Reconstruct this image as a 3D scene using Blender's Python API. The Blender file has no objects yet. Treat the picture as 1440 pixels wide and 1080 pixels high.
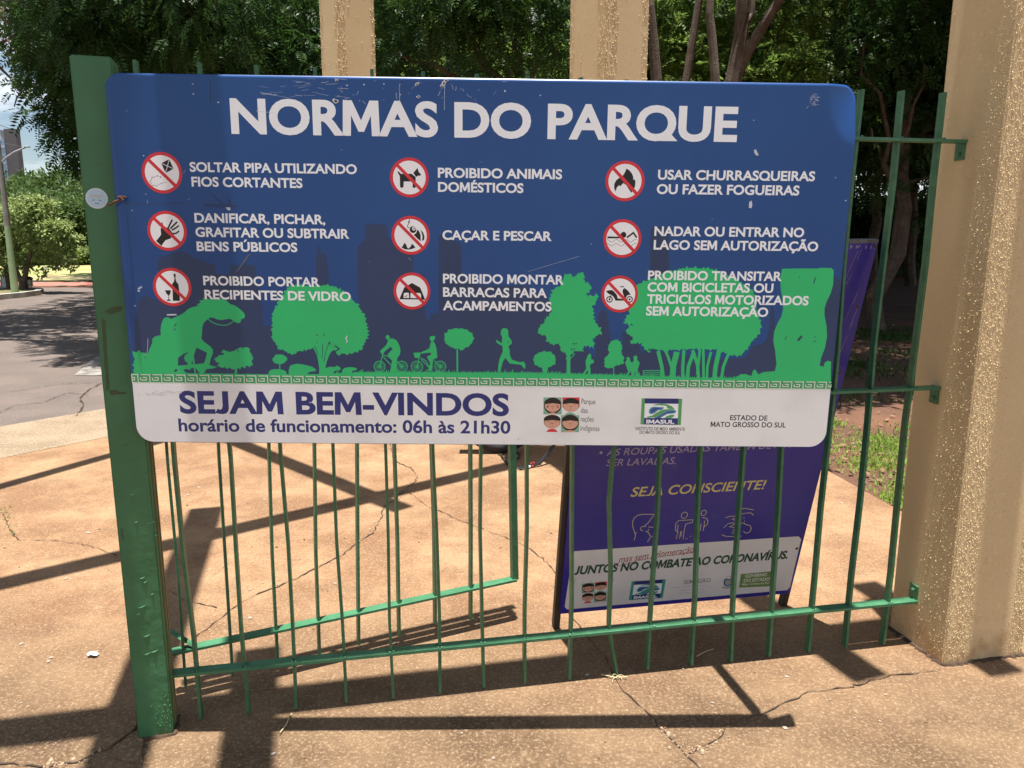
import bpy, bmesh, math, random
import numpy as np
from mathutils import Vector, Matrix
from mathutils.geometry import tessellate_polygon

SC = bpy.context.scene
COL = SC.collection
RND = random.Random(7)

# ------------------------------------------------------------------ camera
PITCH = math.atan(1080.0 / 5650.0)
CAM_H = 1.55
cd = bpy.data.cameras.new('camera')
cam = bpy.data.objects.new('camera', cd)
COL.objects.link(cam)
cam.location = (0, 0, CAM_H)
cam.rotation_euler = (math.radians(90) - PITCH, 0, 0)
cd.sensor_fit = 'HORIZONTAL'
cd.sensor_width = 36
cd.lens = 36 * 1080.0 / 1440.0
cd.clip_start = 0.02
cd.clip_end = 4000
SC.camera = cam

# ------------------------------------------------------------------ sky, sun, exposure
SUN_SLOPE = 0.06                      # horizontal run of a shadow per metre of height
W = bpy.data.worlds.new('World')
SC.world = W
W.use_nodes = True
wn, wl = W.node_tree.nodes, W.node_tree.links
bg = wn['Background']
sky = wn.new('ShaderNodeTexSky')
sky.sky_type = 'NISHITA'
sky.sun_disc = False
sky.sun_elevation = math.radians(86.5)
sky.sun_rotation = math.radians(180)
sky.air_density = 1.0
sky.dust_density = 0.6
sky.ozone_density = 1.0
tc = wn.new('ShaderNodeTexCoord')
mp = wn.new('ShaderNodeMapping')
mp.inputs['Scale'].default_value = (1.6, 1.6, 7.0)
nz = wn.new('ShaderNodeTexNoise')
nz.inputs['Scale'].default_value = 2.2
nz.inputs['Detail'].default_value = 8
nz.inputs['Roughness'].default_value = 0.6
rp = wn.new('ShaderNodeValToRGB')
rp.color_ramp.elements[0].position = 0.44
rp.color_ramp.elements[1].position = 0.68
mx = wn.new('ShaderNodeMixRGB')
mx.inputs[2].default_value = (10.5, 10.9, 11.5, 1)
wl.new(tc.outputs['Generated'], mp.inputs['Vector'])
wl.new(mp.outputs['Vector'], nz.inputs['Vector'])
wl.new(nz.outputs['Fac'], rp.inputs['Fac'])
wl.new(rp.outputs['Color'], mx.inputs['Fac'])
wl.new(sky.outputs['Color'], mx.inputs[1])
wl.new(mx.outputs['Color'], bg.inputs['Color'])
bg.inputs['Strength'].default_value = 0.052

sd = bpy.data.lights.new('sun', 'SUN')
sd.energy = 5.0
sd.angle = math.radians(0.5)
sd.color = (1.0, 0.965, 0.91)
so = bpy.data.objects.new('sun', sd)
COL.objects.link(so)
so.location = (0, -2, 30)
so.rotation_euler = (math.atan(SUN_SLOPE), 0, 0)

SC.view_settings.view_transform = 'Standard'
SC.view_settings.look = 'None'
SC.view_settings.exposure = 1.18
SC.view_settings.gamma = 1.0
SC.cycles.max_bounces = 8
SC.cycles.diffuse_bounces = 4
SC.cycles.transmission_bounces = 4
SC.cycles.use_denoising = True

# ------------------------------------------------------------------ helpers
C_, S_ = math.cos(PITCH), math.sin(PITCH)


def ray(x, y):
    a = (x - 720) / 1080.0
    b = (540 - y) / 1080.0
    return Vector((a, C_ + b * S_, -S_ + b * C_))


def on_ground(x, y, z=0.0):
    r = ray(x, y)
    t = (z - CAM_H) / r.z
    return Vector((r.x * t, r.y * t, z))


def at_depth(x, y, Y):
    r = ray(x, y)
    t = Y / r.y
    return Vector((r.x * t, Y, CAM_H + r.z * t))


def on_plane(x, y, p0, n):
    r = ray(x, y)
    o = Vector((0, 0, CAM_H))
    t = n.dot(p0 - o) / n.dot(r)
    return o + r * t


def lin(r, g, b):
    def f(c):
        c /= 255.0
        return c / 12.92 if c <= 0.04045 else ((c + 0.055) / 1.055) ** 2.4
    return (f(r), f(g), f(b))


MATS = {}


def mat(name, c1, c2=None, scale=6.0, rough=0.6, bump=0.0, bscale=60.0, detail=6.0, spec=0.5,
        metallic=0.0, lo=0.35, hi=0.65, speck=None):
    """noise mix of two colours, optional fine bump and an optional speck colour (colour, scale, threshold)"""
    if name in MATS:
        return MATS[name]
    m = bpy.data.materials.new(name)
    m.use_nodes = True
    n, l = m.node_tree.nodes, m.node_tree.links
    b = n['Principled BSDF']
    b.inputs['Roughness'].default_value = rough
    b.inputs['Specular IOR Level'].default_value = spec
    b.inputs['Metallic'].default_value = metallic
    tcn = n.new('ShaderNodeTexCoord')
    c2 = c2 or tuple(x * 0.86 for x in c1)
    nt = n.new('ShaderNodeTexNoise')
    nt.inputs['Scale'].default_value = scale
    nt.inputs['Detail'].default_value = detail
    l.new(tcn.outputs['Object'], nt.inputs['Vector'])
    cr = n.new('ShaderNodeValToRGB')
    cr.color_ramp.elements[0].position = lo
    cr.color_ramp.elements[1].position = hi
    cr.color_ramp.elements[0].color = (*c1, 1)
    cr.color_ramp.elements[1].color = (*c2, 1)
    l.new(nt.outputs['Fac'], cr.inputs['Fac'])
    out = cr.outputs['Color']
    if speck:
        sc, ss, th, soft = speck
        n2 = n.new('ShaderNodeTexNoise')
        n2.inputs['Scale'].default_value = ss
        n2.inputs['Detail'].default_value = 5
        n2.inputs['Roughness'].default_value = 0.7
        l.new(tcn.outputs['Object'], n2.inputs['Vector'])
        r2 = n.new('ShaderNodeValToRGB')
        r2.color_ramp.elements[0].position = th
        r2.color_ramp.elements[1].position = th + soft
        l.new(n2.outputs['Fac'], r2.inputs['Fac'])
        mixn = n.new('ShaderNodeMixRGB')
        mixn.inputs[2].default_value = (*sc, 1)
        l.new(r2.outputs['Color'], mixn.inputs['Fac'])
        l.new(out, mixn.inputs[1])
        out = mixn.outputs['Color']
    l.new(out, b.inputs['Base Color'])
    if bump:
        n3 = n.new('ShaderNodeTexNoise')
        n3.inputs['Scale'].default_value = bscale
        n3.inputs['Detail'].default_value = 6
        l.new(tcn.outputs['Object'], n3.inputs['Vector'])
        bp = n.new('ShaderNodeBump')
        bp.inputs['Strength'].default_value = bump
        bp.inputs['Distance'].default_value = 0.01
        l.new(n3.outputs['Fac'], bp.inputs['Height'])
        l.new(bp.outputs['Normal'], b.inputs['Normal'])
    MATS[name] = m
    return m


def pave_mat(name):
    """old red concrete: greyer towards the foreground pour, blotched, pitted, with pale worn fines"""
    m = bpy.data.materials.new(name)
    m.use_nodes = True
    n, l = m.node_tree.nodes, m.node_tree.links
    b = n['Principled BSDF']
    b.inputs['Roughness'].default_value = .92
    b.inputs['Specular IOR Level'].default_value = .3
    t = n.new('ShaderNodeTexCoord')

    def noise(scale, detail=6, rough=.6, vec=None, dist=0):
        q = n.new('ShaderNodeTexNoise')
        q.inputs['Scale'].default_value = scale
        q.inputs['Detail'].default_value = detail
        q.inputs['Roughness'].default_value = rough
        q.inputs['Distortion'].default_value = dist
        l.new(vec or t.outputs['Object'], q.inputs['Vector'])
        return q.outputs['Fac']

    def ramp(fac, a, c, lo=(0, 0, 0), hi=(1, 1, 1)):
        q = n.new('ShaderNodeValToRGB')
        q.color_ramp.elements[0].position = a
        q.color_ramp.elements[1].position = c
        q.color_ramp.elements[0].color = (*lo, 1)
        q.color_ramp.elements[1].color = (*hi, 1)
        l.new(fac, q.inputs['Fac'])
        return q.outputs['Color']

    def mix(fac, a, c):
        q = n.new('ShaderNodeMixRGB')
        if isinstance(fac, float):
            q.inputs[0].default_value = fac
        else:
            l.new(fac, q.inputs[0])
        for s, v in ((1, a), (2, c)):
            if isinstance(v, tuple):
                q.inputs[s].default_value = (*v, 1)
            else:
                l.new(v, q.inputs[s])
        return q.outputs['Color']
    sep = n.new('ShaderNodeSeparateXYZ')
    l.new(t.outputs['Object'], sep.inputs[0])
    ma = n.new('ShaderNodeMath')
    ma.operation = 'MULTIPLY_ADD'
    l.new(noise(1.1, 4), ma.inputs[0])
    ma.inputs[1].default_value = 1.6
    l.new(sep.outputs['Y'], ma.inputs[2])
    md = n.new('ShaderNodeMath')
    md.operation = 'MULTIPLY'
    md.inputs[1].default_value = .2
    l.new(ma.outputs[0], md.inputs[0])
    front = ramp(md.outputs[0], .60, .80)
    back_c = ramp(noise(1.9, 9, .7), .40, .62, (.205, .105, .052), (.355, .215, .115))
    front_c = ramp(noise(2.6, 9, .7), .40, .62, (.115, .068, .036), (.225, .142, .078))
    c = mix(front, front_c, back_c)
    c = mix(ramp(noise(5.5, 9, .75, None, .6), .52, .70, (0, 0, 0), (.8, .8, .8)), c, (.175, .105, .06))     # dark stains
    c = mix(ramp(noise(7.5, 10, .75, None, 1.2), .60, .74, (0, 0, 0), (.7, .7, .7)), c, (.43, .32, .205))       # pale worn patches
    c = mix(ramp(noise(38, 7, .8, None, .8), .52, .68, (0, 0, 0), (.38, .38, .38)), c, (.42, .29, .175))
    c = mix(ramp(noise(34, 7, .8, None, .8), .53, .70, (0, 0, 0), (.6, .6, .6)), c, (.14, .07, .036))
    c = mix(ramp(noise(85, 5, .8), .52, .62, (0, 0, 0), (.62, .62, .62)), c, (.46, .33, .20))                 # fines
    c = mix(ramp(noise(105, 5, .8), .58, .66, (0, 0, 0), (.85, .85, .85)), c, (.09, .05, .03))                # pits
    mp2 = n.new('ShaderNodeMapping')
    mp2.inputs['Scale'].default_value = (16, 2.2, 1)
    mp2.inputs['Rotation'].default_value = (0, 0, .25)
    l.new(t.outputs['Object'], mp2.inputs['Vector'])
    c = mix(ramp(noise(2.2, 8, .75, mp2.outputs['Vector'], 1.5), .66, .72, (0, 0, 0), (.35, .35, .35)), c, (.47, .37, .25))   # drag marks
    l.new(c, b.inputs['Base Color'])
    bp = n.new('ShaderNodeBump')
    bp.inputs['Strength'].default_value = .8
    bp.inputs['Distance'].default_value = .01
    l.new(noise(150, 6, .7), bp.inputs['Height'])
    l.new(bp.outputs['Normal'], b.inputs['Normal'])
    return m


def leaf_mat(name, dark, light, scale=0.8, trans=0.35):
    m = bpy.data.materials.new(name)
    m.use_nodes = True
    n, l = m.node_tree.nodes, m.node_tree.links
    b = n['Principled BSDF']
    b.inputs['Roughness'].default_value = 0.45
    b.inputs['Specular IOR Level'].default_value = 0.25
    tcn = n.new('ShaderNodeTexCoord')
    nt = n.new('ShaderNodeTexNoise')
    nt.inputs['Scale'].default_value = scale
    nt.inputs['Detail'].default_value = 7
    nt.inputs['Roughness'].default_value = 0.75
    l.new(tcn.outputs['Object'], nt.inputs['Vector'])
    cr = n.new('ShaderNodeValToRGB')
    cr.color_ramp.elements[0].position = 0.32
    cr.color_ramp.elements[1].position = 0.7
    cr.color_ramp.elements[0].color = (*dark, 1)
    cr.color_ramp.elements[1].color = (*light, 1)
    l.new(nt.outputs['Fac'], cr.inputs['Fac'])
    l.new(cr.outputs['Color'], b.inputs['Base Color'])
    t = n.new('ShaderNodeBsdfTranslucent')
    l.new(cr.outputs['Color'], t.inputs['Color'])
    ms = n.new('ShaderNodeMixShader')
    ms.inputs['Fac'].default_value = trans
    l.new(b.outputs['BSDF'], ms.inputs[1])
    l.new(t.outputs['BSDF'], ms.inputs[2])
    l.new(ms.outputs['Shader'], n['Material Output'].inputs['Surface'])
    return m


def tag(o, label=None, cat=None, group=None, kind=None):
    if label:
        o['label'] = label
    if cat:
        o['category'] = cat
    if group:
        o['group'] = group
    if kind:
        o['kind'] = kind
    return o


def empty(name, loc=(0, 0, 0), rz=0.0):
    o = bpy.data.objects.new(name, None)
    COL.objects.link(o)
    o.location = loc
    o.rotation_euler = (0, 0, rz)
    o.empty_display_size = 0.1
    return o


class MB:
    """collects vertices and faces and links them as ONE mesh object"""

    def __init__(self):
        self.v, self.f, self.mi = [], [], []

    def add(self, vs, fs, mi=0):
        k = len(self.v)
        self.v += [tuple(p) for p in vs]
        self.f += [tuple(i + k for i in f) for f in fs]
        self.mi += [mi] * len(fs)
        return self

    def box(self, c, s, R=None, bevel=0.0):
        bm = bmesh.new()
        bmesh.ops.create_cube(bm, size=1.0)
        for v in bm.verts:
            v.co = Vector((v.co.x * s[0], v.co.y * s[1], v.co.z * s[2]))
        if bevel:
            bmesh.ops.bevel(bm, geom=list(bm.edges), offset=bevel, segments=2, affect='EDGES', profile=0.6)
        M = (R.to_4x4() if R else Matrix.Identity(4))
        vs = [(M @ v.co) + Vector(c) for v in bm.verts]
        bm.verts.index_update()
        fs = [tuple(v.index for v in f.verts) for f in bm.faces]
        bm.free()
        return self.add(vs, fs)

    def bar(self, a, b, w, d, side=Vector((1, 0, 0))):
        """rectangular bar from a to b, w along side, d along the other normal"""
        a, b = Vector(a), Vector(b)
        t = (b - a).normalized()
        s = (side - t * side.dot(t)).normalized()
        q = t.cross(s)
        vs = []
        for p in (a, b):
            for i, j in ((-1, -1), (1, -1), (1, 1), (-1, 1)):
                vs.append(p + s * (i * w / 2) + q * (j * d / 2))
        return self.add(vs, [(3, 2, 1, 0), (4, 5, 6, 7), (0, 1, 5, 4), (1, 2, 6, 5), (2, 3, 7, 6), (3, 0, 4, 7)])

    def strip(self, pts, w, d, side):
        """continuous rectangular bar along a polyline"""
        pts = [Vector(p) for p in pts]
        vs, fs = [], []
        for i, p in enumerate(pts):
            t = (pts[min(i + 1, len(pts) - 1)] - pts[max(i - 1, 0)]).normalized()
            s = (side - t * side.dot(t)).normalized()
            q = t.cross(s)
            for a, b in ((-1, -1), (1, -1), (1, 1), (-1, 1)):
                vs.append(p + s * (a * w / 2) + q * (b * d / 2))
        n = len(pts)
        for i in range(n - 1):
            for k in range(4):
                fs.append((i * 4 + k, i * 4 + (k + 1) % 4, i * 4 + 4 + (k + 1) % 4, i * 4 + 4 + k))
        fs.append((3, 2, 1, 0))
        e = (n - 1) * 4
        fs.append((e, e + 1, e + 2, e + 3))
        return self.add(vs, fs)

    def tube(self, pts, rad, n=8, caps=True):
        pts = [Vector(p) for p in pts]
        if not isinstance(rad, (list, tuple)):
            rad = [rad] * len(pts)
        vs, fs = [], []
        ref = Vector((0.31, 0.22, 0.93))
        for i, p in enumerate(pts):
            t = (pts[min(i + 1, len(pts) - 1)] - pts[max(i - 1, 0)]).normalized()
            if abs(t.dot(ref)) > 0.95:
                r2 = Vector((1, 0, 0))
            else:
                r2 = ref
            s = t.cross(r2).normalized()
            q = t.cross(s)
            for k in range(n):
                a = 2 * math.pi * k / n
                vs.append(p + s * (math.cos(a) * rad[i]) + q * (math.sin(a) * rad[i]))
        for i in range(len(pts) - 1):
            for k in range(n):
                fs.append((i * n + k, i * n + (k + 1) % n, i * n + n + (k + 1) % n, i * n + n + k))
        if caps:
            fs.append(tuple(range(n - 1, -1, -1)))
            fs.append(tuple((len(pts) - 1) * n + k for k in range(n)))
        return self.add(vs, fs)

    def lathe(self, prof, c=(0, 0, 0), axis='z', n=24):
        vs, fs = [], []
        for r, h in prof:
            for k in range(n):
                a = 2 * math.pi * k / n
                x, y = r * math.cos(a), r * math.sin(a)
                if axis == 'z':
                    p = (x, y, h)
                elif axis == 'y':
                    p = (x, h, y)
                else:
                    p = (h, x, y)
                vs.append(Vector(p) + Vector(c))
        for i in range(len(prof) - 1):
            for k in range(n):
                fs.append((i * n + k, i * n + (k + 1) % n, i * n + n + (k + 1) % n, i * n + n + k))
        return self.add(vs, fs)

    def build(self, name, m, parent=None, smooth=False):
        me = bpy.data.meshes.new(name)
        me.from_pydata(self.v, [], self.f)
        ms = m if isinstance(m, (list, tuple)) else [m]
        for q in ms:
            me.materials.append(q)
        if len(ms) > 1:
            me.polygons.foreach_set('material_index', self.mi)
        if smooth:
            me.polygons.foreach_set('use_smooth', [True] * len(me.polygons))
        me.update()
        o = bpy.data.objects.new(name, me)
        COL.objects.link(o)
        if parent:
            o.parent = parent
        return o


def flat_poly(pts3):
    """triangles of a planar polygon given as 3D points"""
    return [tuple(t) for t in tessellate_polygon([[Vector(p) for p in pts3]])]


def sheet(name, pts, z, m, label=None, kind='structure'):
    b = MB()
    P = [(x, y, z) for x, y in pts]
    b.add(P, flat_poly(P))
    o = b.build(name, m)
    # faces must look up
    me = o.data
    if me.polygons[0].normal.z < 0:
        me.flip_normals()
    tag(o, label, None, None, kind)
    return o


class Decal:
    """flat print on a plane: polygons in (u, v) metres, laid a hair apart in front of a panel"""
    STEP = 5e-7

    def __init__(self, base=0.0):
        self.b = MB()
        self.d = base

    def poly(self, pts, holes=(), mi=0):
        self.d += self.STEP
        rings = [[Vector((x, y, 0)) for x, y in pts]] + [[Vector((x, y, 0)) for x, y in h] for h in holes]
        tris = tessellate_polygon(rings)
        flat = [p for r in rings for p in r]
        vs = [(p.x, -self.d, p.y) for p in flat]
        fs = []
        for t in tris:
            a, b, c = (flat[i] for i in t)
            ar = (b.x - a.x) * (c.y - a.y) - (b.y - a.y) * (c.x - a.x)
            if abs(ar) < 1e-12:
                continue
            fs.append(tuple(t) if ar > 0 else (t[0], t[2], t[1]))
        self.b.add(vs, fs, mi)
        return self

    def tri(self, vs2, fs, mi=0):
        self.b.add([(x, -self.d, y) for x, y in vs2], fs, mi)

    def stroke(self, pts, w, closed=False, mi=0):
        P = [Vector((x, y)) for x, y in pts]
        if closed:
            P = P + [P[0]]
        L, R = [], []
        n = len(P)
        for i, p in enumerate(P):
            if closed:
                a, c = P[(i - 1) % (n - 1)], P[(i + 1) % (n - 1)]
            else:
                a, c = P[max(i - 1, 0)], P[min(i + 1, n - 1)]
            if i > 0 or closed:
                d1 = (p - a).normalized()
            else:
                d1 = (c - p).normalized()
            if i < n - 1 or closed:
                d2 = (c - p).normalized()
            else:
                d2 = d1
            t = (d1 + d2)
            t = t.normalized() if t.length > 1e-6 else d1
            nrm = Vector((-t.y, t.x))
            k = w / 2 / max(0.45, nrm.dot(Vector((-d1.y, d1.x))))
            L.append(p + nrm * k)
            R.append(p - nrm * k)
        self.d += self.STEP
        vs, fs = [], []
        for i in range(n):
            vs += [(L[i].x, -self.d, L[i].y), (R[i].x, -self.d, R[i].y)]
        for i in range(n - 1):
            fs.append((2 * i, 2 * i + 1, 2 * i + 3, 2 * i + 2))
        self.b.add(vs, fs, mi)
        return self

    def ellipse(self, c, rx, ry, n=28, mi=0):
        return self.poly([(c[0] + rx * math.cos(2 * math.pi * k / n), c[1] + ry * math.sin(2 * math.pi * k / n))
                          for k in range(n)], (), mi)

    def build(self, name, m, parent):
        return self.b.build(name, m, parent)


def jag(pts, step, amp, seed=1, lo=0.0):
    """leafy outline: short teeth along the edges of a closed polygon"""
    r = random.Random(seed)
    out = []
    amp *= 1.45
    n = len(pts)
    area = sum(pts[i][0] * pts[(i + 1) % n][1] - pts[(i + 1) % n][0] * pts[i][1] for i in range(n))
    sg = 1 if area > 0 else -1
    for i in range(n):
        a, b = Vector(pts[i]), Vector(pts[(i + 1) % n])
        L = (b - a).length
        k = max(1, int(L / step))
        t = (b - a) / max(L, 1e-9)
        nr = Vector((t.y, -t.x)) * sg
        for j in range(k):
            p = a + (b - a) * ((j + 0.25 * r.random()) / k)
            o = amp * (lo + r.random()) if (j + i) % 2 == 0 else -amp * 0.35 * r.random()
            q = p + nr * o + t * (amp * 0.5 * (r.random() - 0.5))
            out.append((q.x, q.y))
    return out


# ------------------------------------------------------------------ lettering (built-in font, outlines fattened by an offset)
_GL = {}


def _mesh2d(txt, off, shear):
    c = bpy.data.curves.new('glyph', 'FONT')
    c.body = txt
    c.size = 1.0
    c.offset = off
    c.shear = shear
    c.resolution_u = 5
    o = bpy.data.objects.new('glyph', c)
    me = bpy.data.meshes.new_from_object(o)
    vs = [(v.co.x, v.co.y) for v in me.vertices]
    fs = [tuple(p.vertices) for p in me.polygons]
    bpy.data.objects.remove(o)
    bpy.data.meshes.remove(me)
    bpy.data.curves.remove(c)
    return vs, fs


_MP = [(0, 0), (.03, 1), (.28, 1), (.53, .44), (.78, 1), (1.03, 1), (1.06, 0), (.83, 0), (.81, .58), (.61, .12), (.45, .12),
       (.25, .58), (.23, 0)]


def glyph(ch, off, shear):
    k = (ch, off, shear)
    if k in _GL:
        return _GL[k]
    H = _mesh2d('H', off, shear)[0]
    hx = max(p[0] for p in _mesh2d('H', 0, 0)[0])
    adv = max(p[0] for p in _mesh2d(ch + 'H', 0, 0)[0]) - hx
    if ch == ' ':
        adv = max(p[0] for p in _mesh2d('H H', 0, 0)[0]) - hx - (max(p[0] for p in _mesh2d('HH', 0, 0)[0]) - hx)
        g = ([], [], adv)
    elif ch == 'M' and off > 0.012:
        y0, y1 = min(p[1] for p in H), max(p[1] for p in H)
        lsb = 0.055
        w = adv - 2 * lsb + 2 * off
        vs = [(lsb - off + x / 1.06 * w + shear * (y0 + y * (y1 - y0)), y0 + y * (y1 - y0)) for x, y in _MP]
        fs = [tuple(t) for t in tessellate_polygon([[Vector((x, y, 0)) for x, y in vs]])]
        g = (vs, fs, adv)
    elif ch == ',' and off > .018:
        vs, fs = _mesh2d(',', .016, shear)
        g = (vs, fs, adv)
    elif ch == 'J':
        y0, y1 = min(p[1] for p in H), max(p[1] for p in H)
        s = .10 + 3.6 * off
        lsb = .03
        q = [(.46 - s, 1), (.46 - s, .36), (.43 - s, .25), (.36 - s * .8, s * .92), (.24 - s * .5, s * .86), (.14 - s * .4, s * 1.05), (.04 - s * .4, s * .2), (.12, .0), (.24, -.01),
             (.36, .03), (.43, .12), (.46, .27), (.46, 1)]
        vs = [(lsb + x * (y1 - y0) + shear * (y0 + y * (y1 - y0)), y0 + y * (y1 - y0)) for x, y in q]
        fs = [tuple(t) for t in tessellate_polygon([[Vector((x, y, 0)) for x, y in vs]])]
        g = (vs, fs, lsb * 2 + .46 * (y1 - y0) + .02)
    elif ch == 'Q':
        vs, fs = _mesh2d('O', off, shear)
        y0 = min(p[1] for p in H)
        x0, x1 = min(p[0] for p in vs), max(p[0] for p in vs)
        yb, yt = min(p[1] for p in vs), max(p[1] for p in vs)
        cx, cy, rx, ry = (x0 + x1) / 2, (yb + yt) / 2, (x1 - x0) / 2, (yt - yb) / 2
        arc = [(cx + rx * 1.0 * math.cos(a), cy + ry * 1.0 * math.sin(a)) for a in [math.radians(-80 + 7 * i) for i in range(7)]]
        tail = arc + [(x1 + .10 * rx, y0)] + [(arc[0][0], y0)]
        k = len(vs)
        vs = vs + tail
        fs = fs + [tuple(i + k for i in t) for t in tessellate_polygon([[Vector((x, y, 0)) for x, y in tail]])]
        g = (vs, fs, adv)
    else:
        vs, fs = _mesh2d(ch, off, shear)
        g = (vs, fs, adv)
    _GL[k] = g
    return g


def letters(dec, txt, bl, br, cap, off=0.025, shear=0.0, track=0.0, mi=0, ref='H'):
    """set txt between the baseline ends bl and br (u, v) with capital height cap"""
    H = _mesh2d(ref, off, shear)[0]
    y0, y1 = min(p[1] for p in H), max(p[1] for p in H)
    x = 0.0
    V, Fs = [], []
    for ch in txt:
        vs, fs, adv = glyph(ch, off, shear)
        k = len(V)
        V += [(vx + x, vy) for vx, vy in vs]
        Fs += [tuple(i + k for i in f) for f in fs]
        x += adv + track
    xa, xb = min(p[0] for p in V), max(p[0] for p in V)
    bl, br = Vector(bl), Vector(br)
    out = []
    for vx, vy in V:
        s = (vx - xa) / (xb - xa)
        p = bl.lerp(br, s)
        out.append((p.x, p.y + (vy - y0) / (y1 - y0) * cap))
    F2 = []
    for f in Fs:
        ar = 0
        for i in range(len(f)):
            a, b = out[f[i]], out[f[(i + 1) % len(f)]]
            ar += a[0] * b[1] - b[0] * a[1]
        F2.append(f if ar > 0 else tuple(reversed(f)))
    dec.d += dec.STEP
    dec.tri(out, F2, mi)


def shifted(mb, root):
    """builder vertices given in world space, stored relative to a root without rotation"""
    o = root.location
    mb.v = [(x - o.x, y - o.y, z - o.z) for x, y, z in mb.v]
    return mb


# ================================================================== THE SETTING: ground sheets
M_soil = mat('red_soil', (.13, .058, .03), (.07, .033, .018), 1.3, .95, .6, 40, speck=((.2, .12, .07), 30, .6, .1))
M_conc = pave_mat('worn_red_concrete')
M_strip = mat('pale_kerb_concrete', (.25, .185, .12), (.19, .135, .082), 3.5, .9, .6, 120, speck=((.40, .32, .22), 60, .54, .1))
M_asph = mat('asphalt', (.135, .102, .084), (.098, .076, .065), 1.5, .92, .5, 160, speck=((.2, .17, .15), 90, .56, .08))
M_lawn = mat('lawn', (.20, .26, .055), (.36, .27, .13), .35, .95, .3, 30, lo=.42, hi=.6, speck=((.46, .38, .22), .5, .6, .1))
M_paint = mat('worn_white_paint', (.24, .22, .195), (.13, .115, .10), 7, .85, lo=.4, hi=.6)
M_brick = mat('red_paving', (.38, .13, .085), (.30, .11, .08), 2.0, .9)
M_crack = mat('crack_dirt', (.075, .045, .028), (.03, .02, .013), 20, 1.0)

sheet('ground', [(-900, -60), (900, -60), (900, 1500), (-900, 1500)], -0.012, M_soil)
sheet('road', [(-60, -30), (-8.6, 0.44), (-4.26, 6.22), (-3.75, 6.89), (-1.0, 10.55), (2.5, 15.2), (3.0, 24.2), (-70, 24.2)], -0.006, M_asph)
sheet('lawn', [(-140, 28.4), (6, 28.4), (6, 75), (-140, 75)], -0.003, M_lawn)
sheet('pavement', [(-7.9, -4), (3.6, -4), (3.6, 2.8), (2.45, 3.0), (2.23, 4.29), (2.13, 5.02), (1.75, 7.0), (1.5, 11), (-0.2, 10.4), (-2.60, 6.67), (-3.2, 5.87), (-3.65, 5.28),
                   (-8.0, -0.5)], 0.0, M_conc)
sheet('kerb_strip', [(-8.0, -0.5), (-3.65, 5.28), (-3.2, 5.87), (-2.60, 6.67), (-0.2, 10.4), (-1.0, 10.55), (-3.75, 6.89), (-4.26, 6.22), (-8.6, 0.44)], 0.002, M_strip)
# far side: brick crossing with white blocks, pale kerb
sheet('crossing', [(-40, 25.0), (3, 25.0), (3, 27.4), (-40, 27.4)], -0.001, M_brick)
sheet('kerb', [(-60, 27.5), (5, 27.5), (5, 28.3), (-60, 28.3)], 0.09, M_strip)
b = MB()
for k in range(24):
    for yy in (25.15, 27.0):
        x = -30 + k * 1.25 + (0.6 if yy > 26 else 0)
        b.add([(x, yy, .004), (x + .62, yy, .004), (x + .62, yy + .28, .004), (x, yy + .28, .004)], [(0, 1, 2, 3)])
tag(b.build('road_marking', M_paint), kind='structure')
b = MB()
q = [(-5.0, 8.63), (-4.35, 8.63), (-3.9, 10.13), (-5.53, 10.13)]
b.add([(x, y, 0.001) for x, y in q], [(0, 1, 2, 3)])
tag(b.build('road_marking', M_paint), kind='structure')

# cracks in the pavement (pixels of the photograph traced onto the ground)
def crack(name, pix, w, seed):
    r = random.Random(seed)
    pts = []
    for i in range(len(pix) - 1):
        a, c = on_ground(*pix[i]), on_ground(*pix[i + 1])
        n = max(2, int((c - a).length / 0.025))
        for j in range(n):
            p = a.lerp(c, j / n)
            pts.append((p.x + r.uniform(-.006, .006), p.y + r.uniform(-.006, .006)))
    vs, fs = [], []
    for i, p in enumerate(pts):
        a, c = Vector(pts[max(i - 1, 0)]), Vector(pts[min(i + 1, len(pts) - 1)])
        t = (c - a).normalized()
        h = w * (0.12 + 0.6 * r.random() ** 1.8)
        vs += [(p[0] - t.y * h / 2, p[1] + t.x * h / 2, 0.004), (p[0] + t.y * h / 2, p[1] - t.x * h / 2, 0.004)]
    for i in range(len(pts) - 1):
        fs.append((2 * i + 1, 2 * i + 3, 2 * i + 2, 2 * i))
    b = MB().add(vs, fs)
    tag(b.build(name, M_crack), kind='structure')


def cz(ox, oy, s, pts):
    return [(ox + x / s, oy + y / s) for x, y in pts]


crack('pavement_crack', cz(0, 700, 2.84, [(-30, 40), (10, 62), (30, 100), (45, 135), (70, 170), (200, 171), (320, 185), (400, 206), (440, 224), (480, 240)]), .012, 1)
crack('pavement_crack', cz(0, 700, 2.84, [(-20, 1056), (80, 1070), (200, 1075), (300, 1060), (370, 1030), (430, 990), (500, 940), (560, 905)]), .012, 2)
crack('pavement_crack', cz(230, 820, 4.153, [(60, 60), (110, 98), (170, 115), (250, 130), (340, 158)]), .011, 3)
crack('pavement_crack', cz(230, 820, 4.153, [(20, 470), (120, 390), (190, 318), (290, 240), (390, 160), (460, 110), (560, 60), (700, 10)]) +
      cz(480, 600, 3.6, [(0, 655), (80, 590), (160, 540), (200, 470), (215, 410), (290, 350), (370, 280), (385, 255), (350, 210), (290, 185), (262, 160), (250, 95), (230, 40)]), .014, 4)
crack('pavement_crack', cz(480, 600, 3.6, [(330, 325), (430, 400), (500, 430), (600, 475), (690, 510), (770, 540), (860, 575), (940, 610), (1020, 670), (1100, 755)]) +
      cz(780, 820, 3.43, [(80, 165), (110, 200), (180, 290), (240, 350), (270, 420), (300, 490), (380, 570), (470, 650), (500, 690), (560, 750), (640, 830), (700, 885), (760, 960)]), .010, 5)
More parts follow.
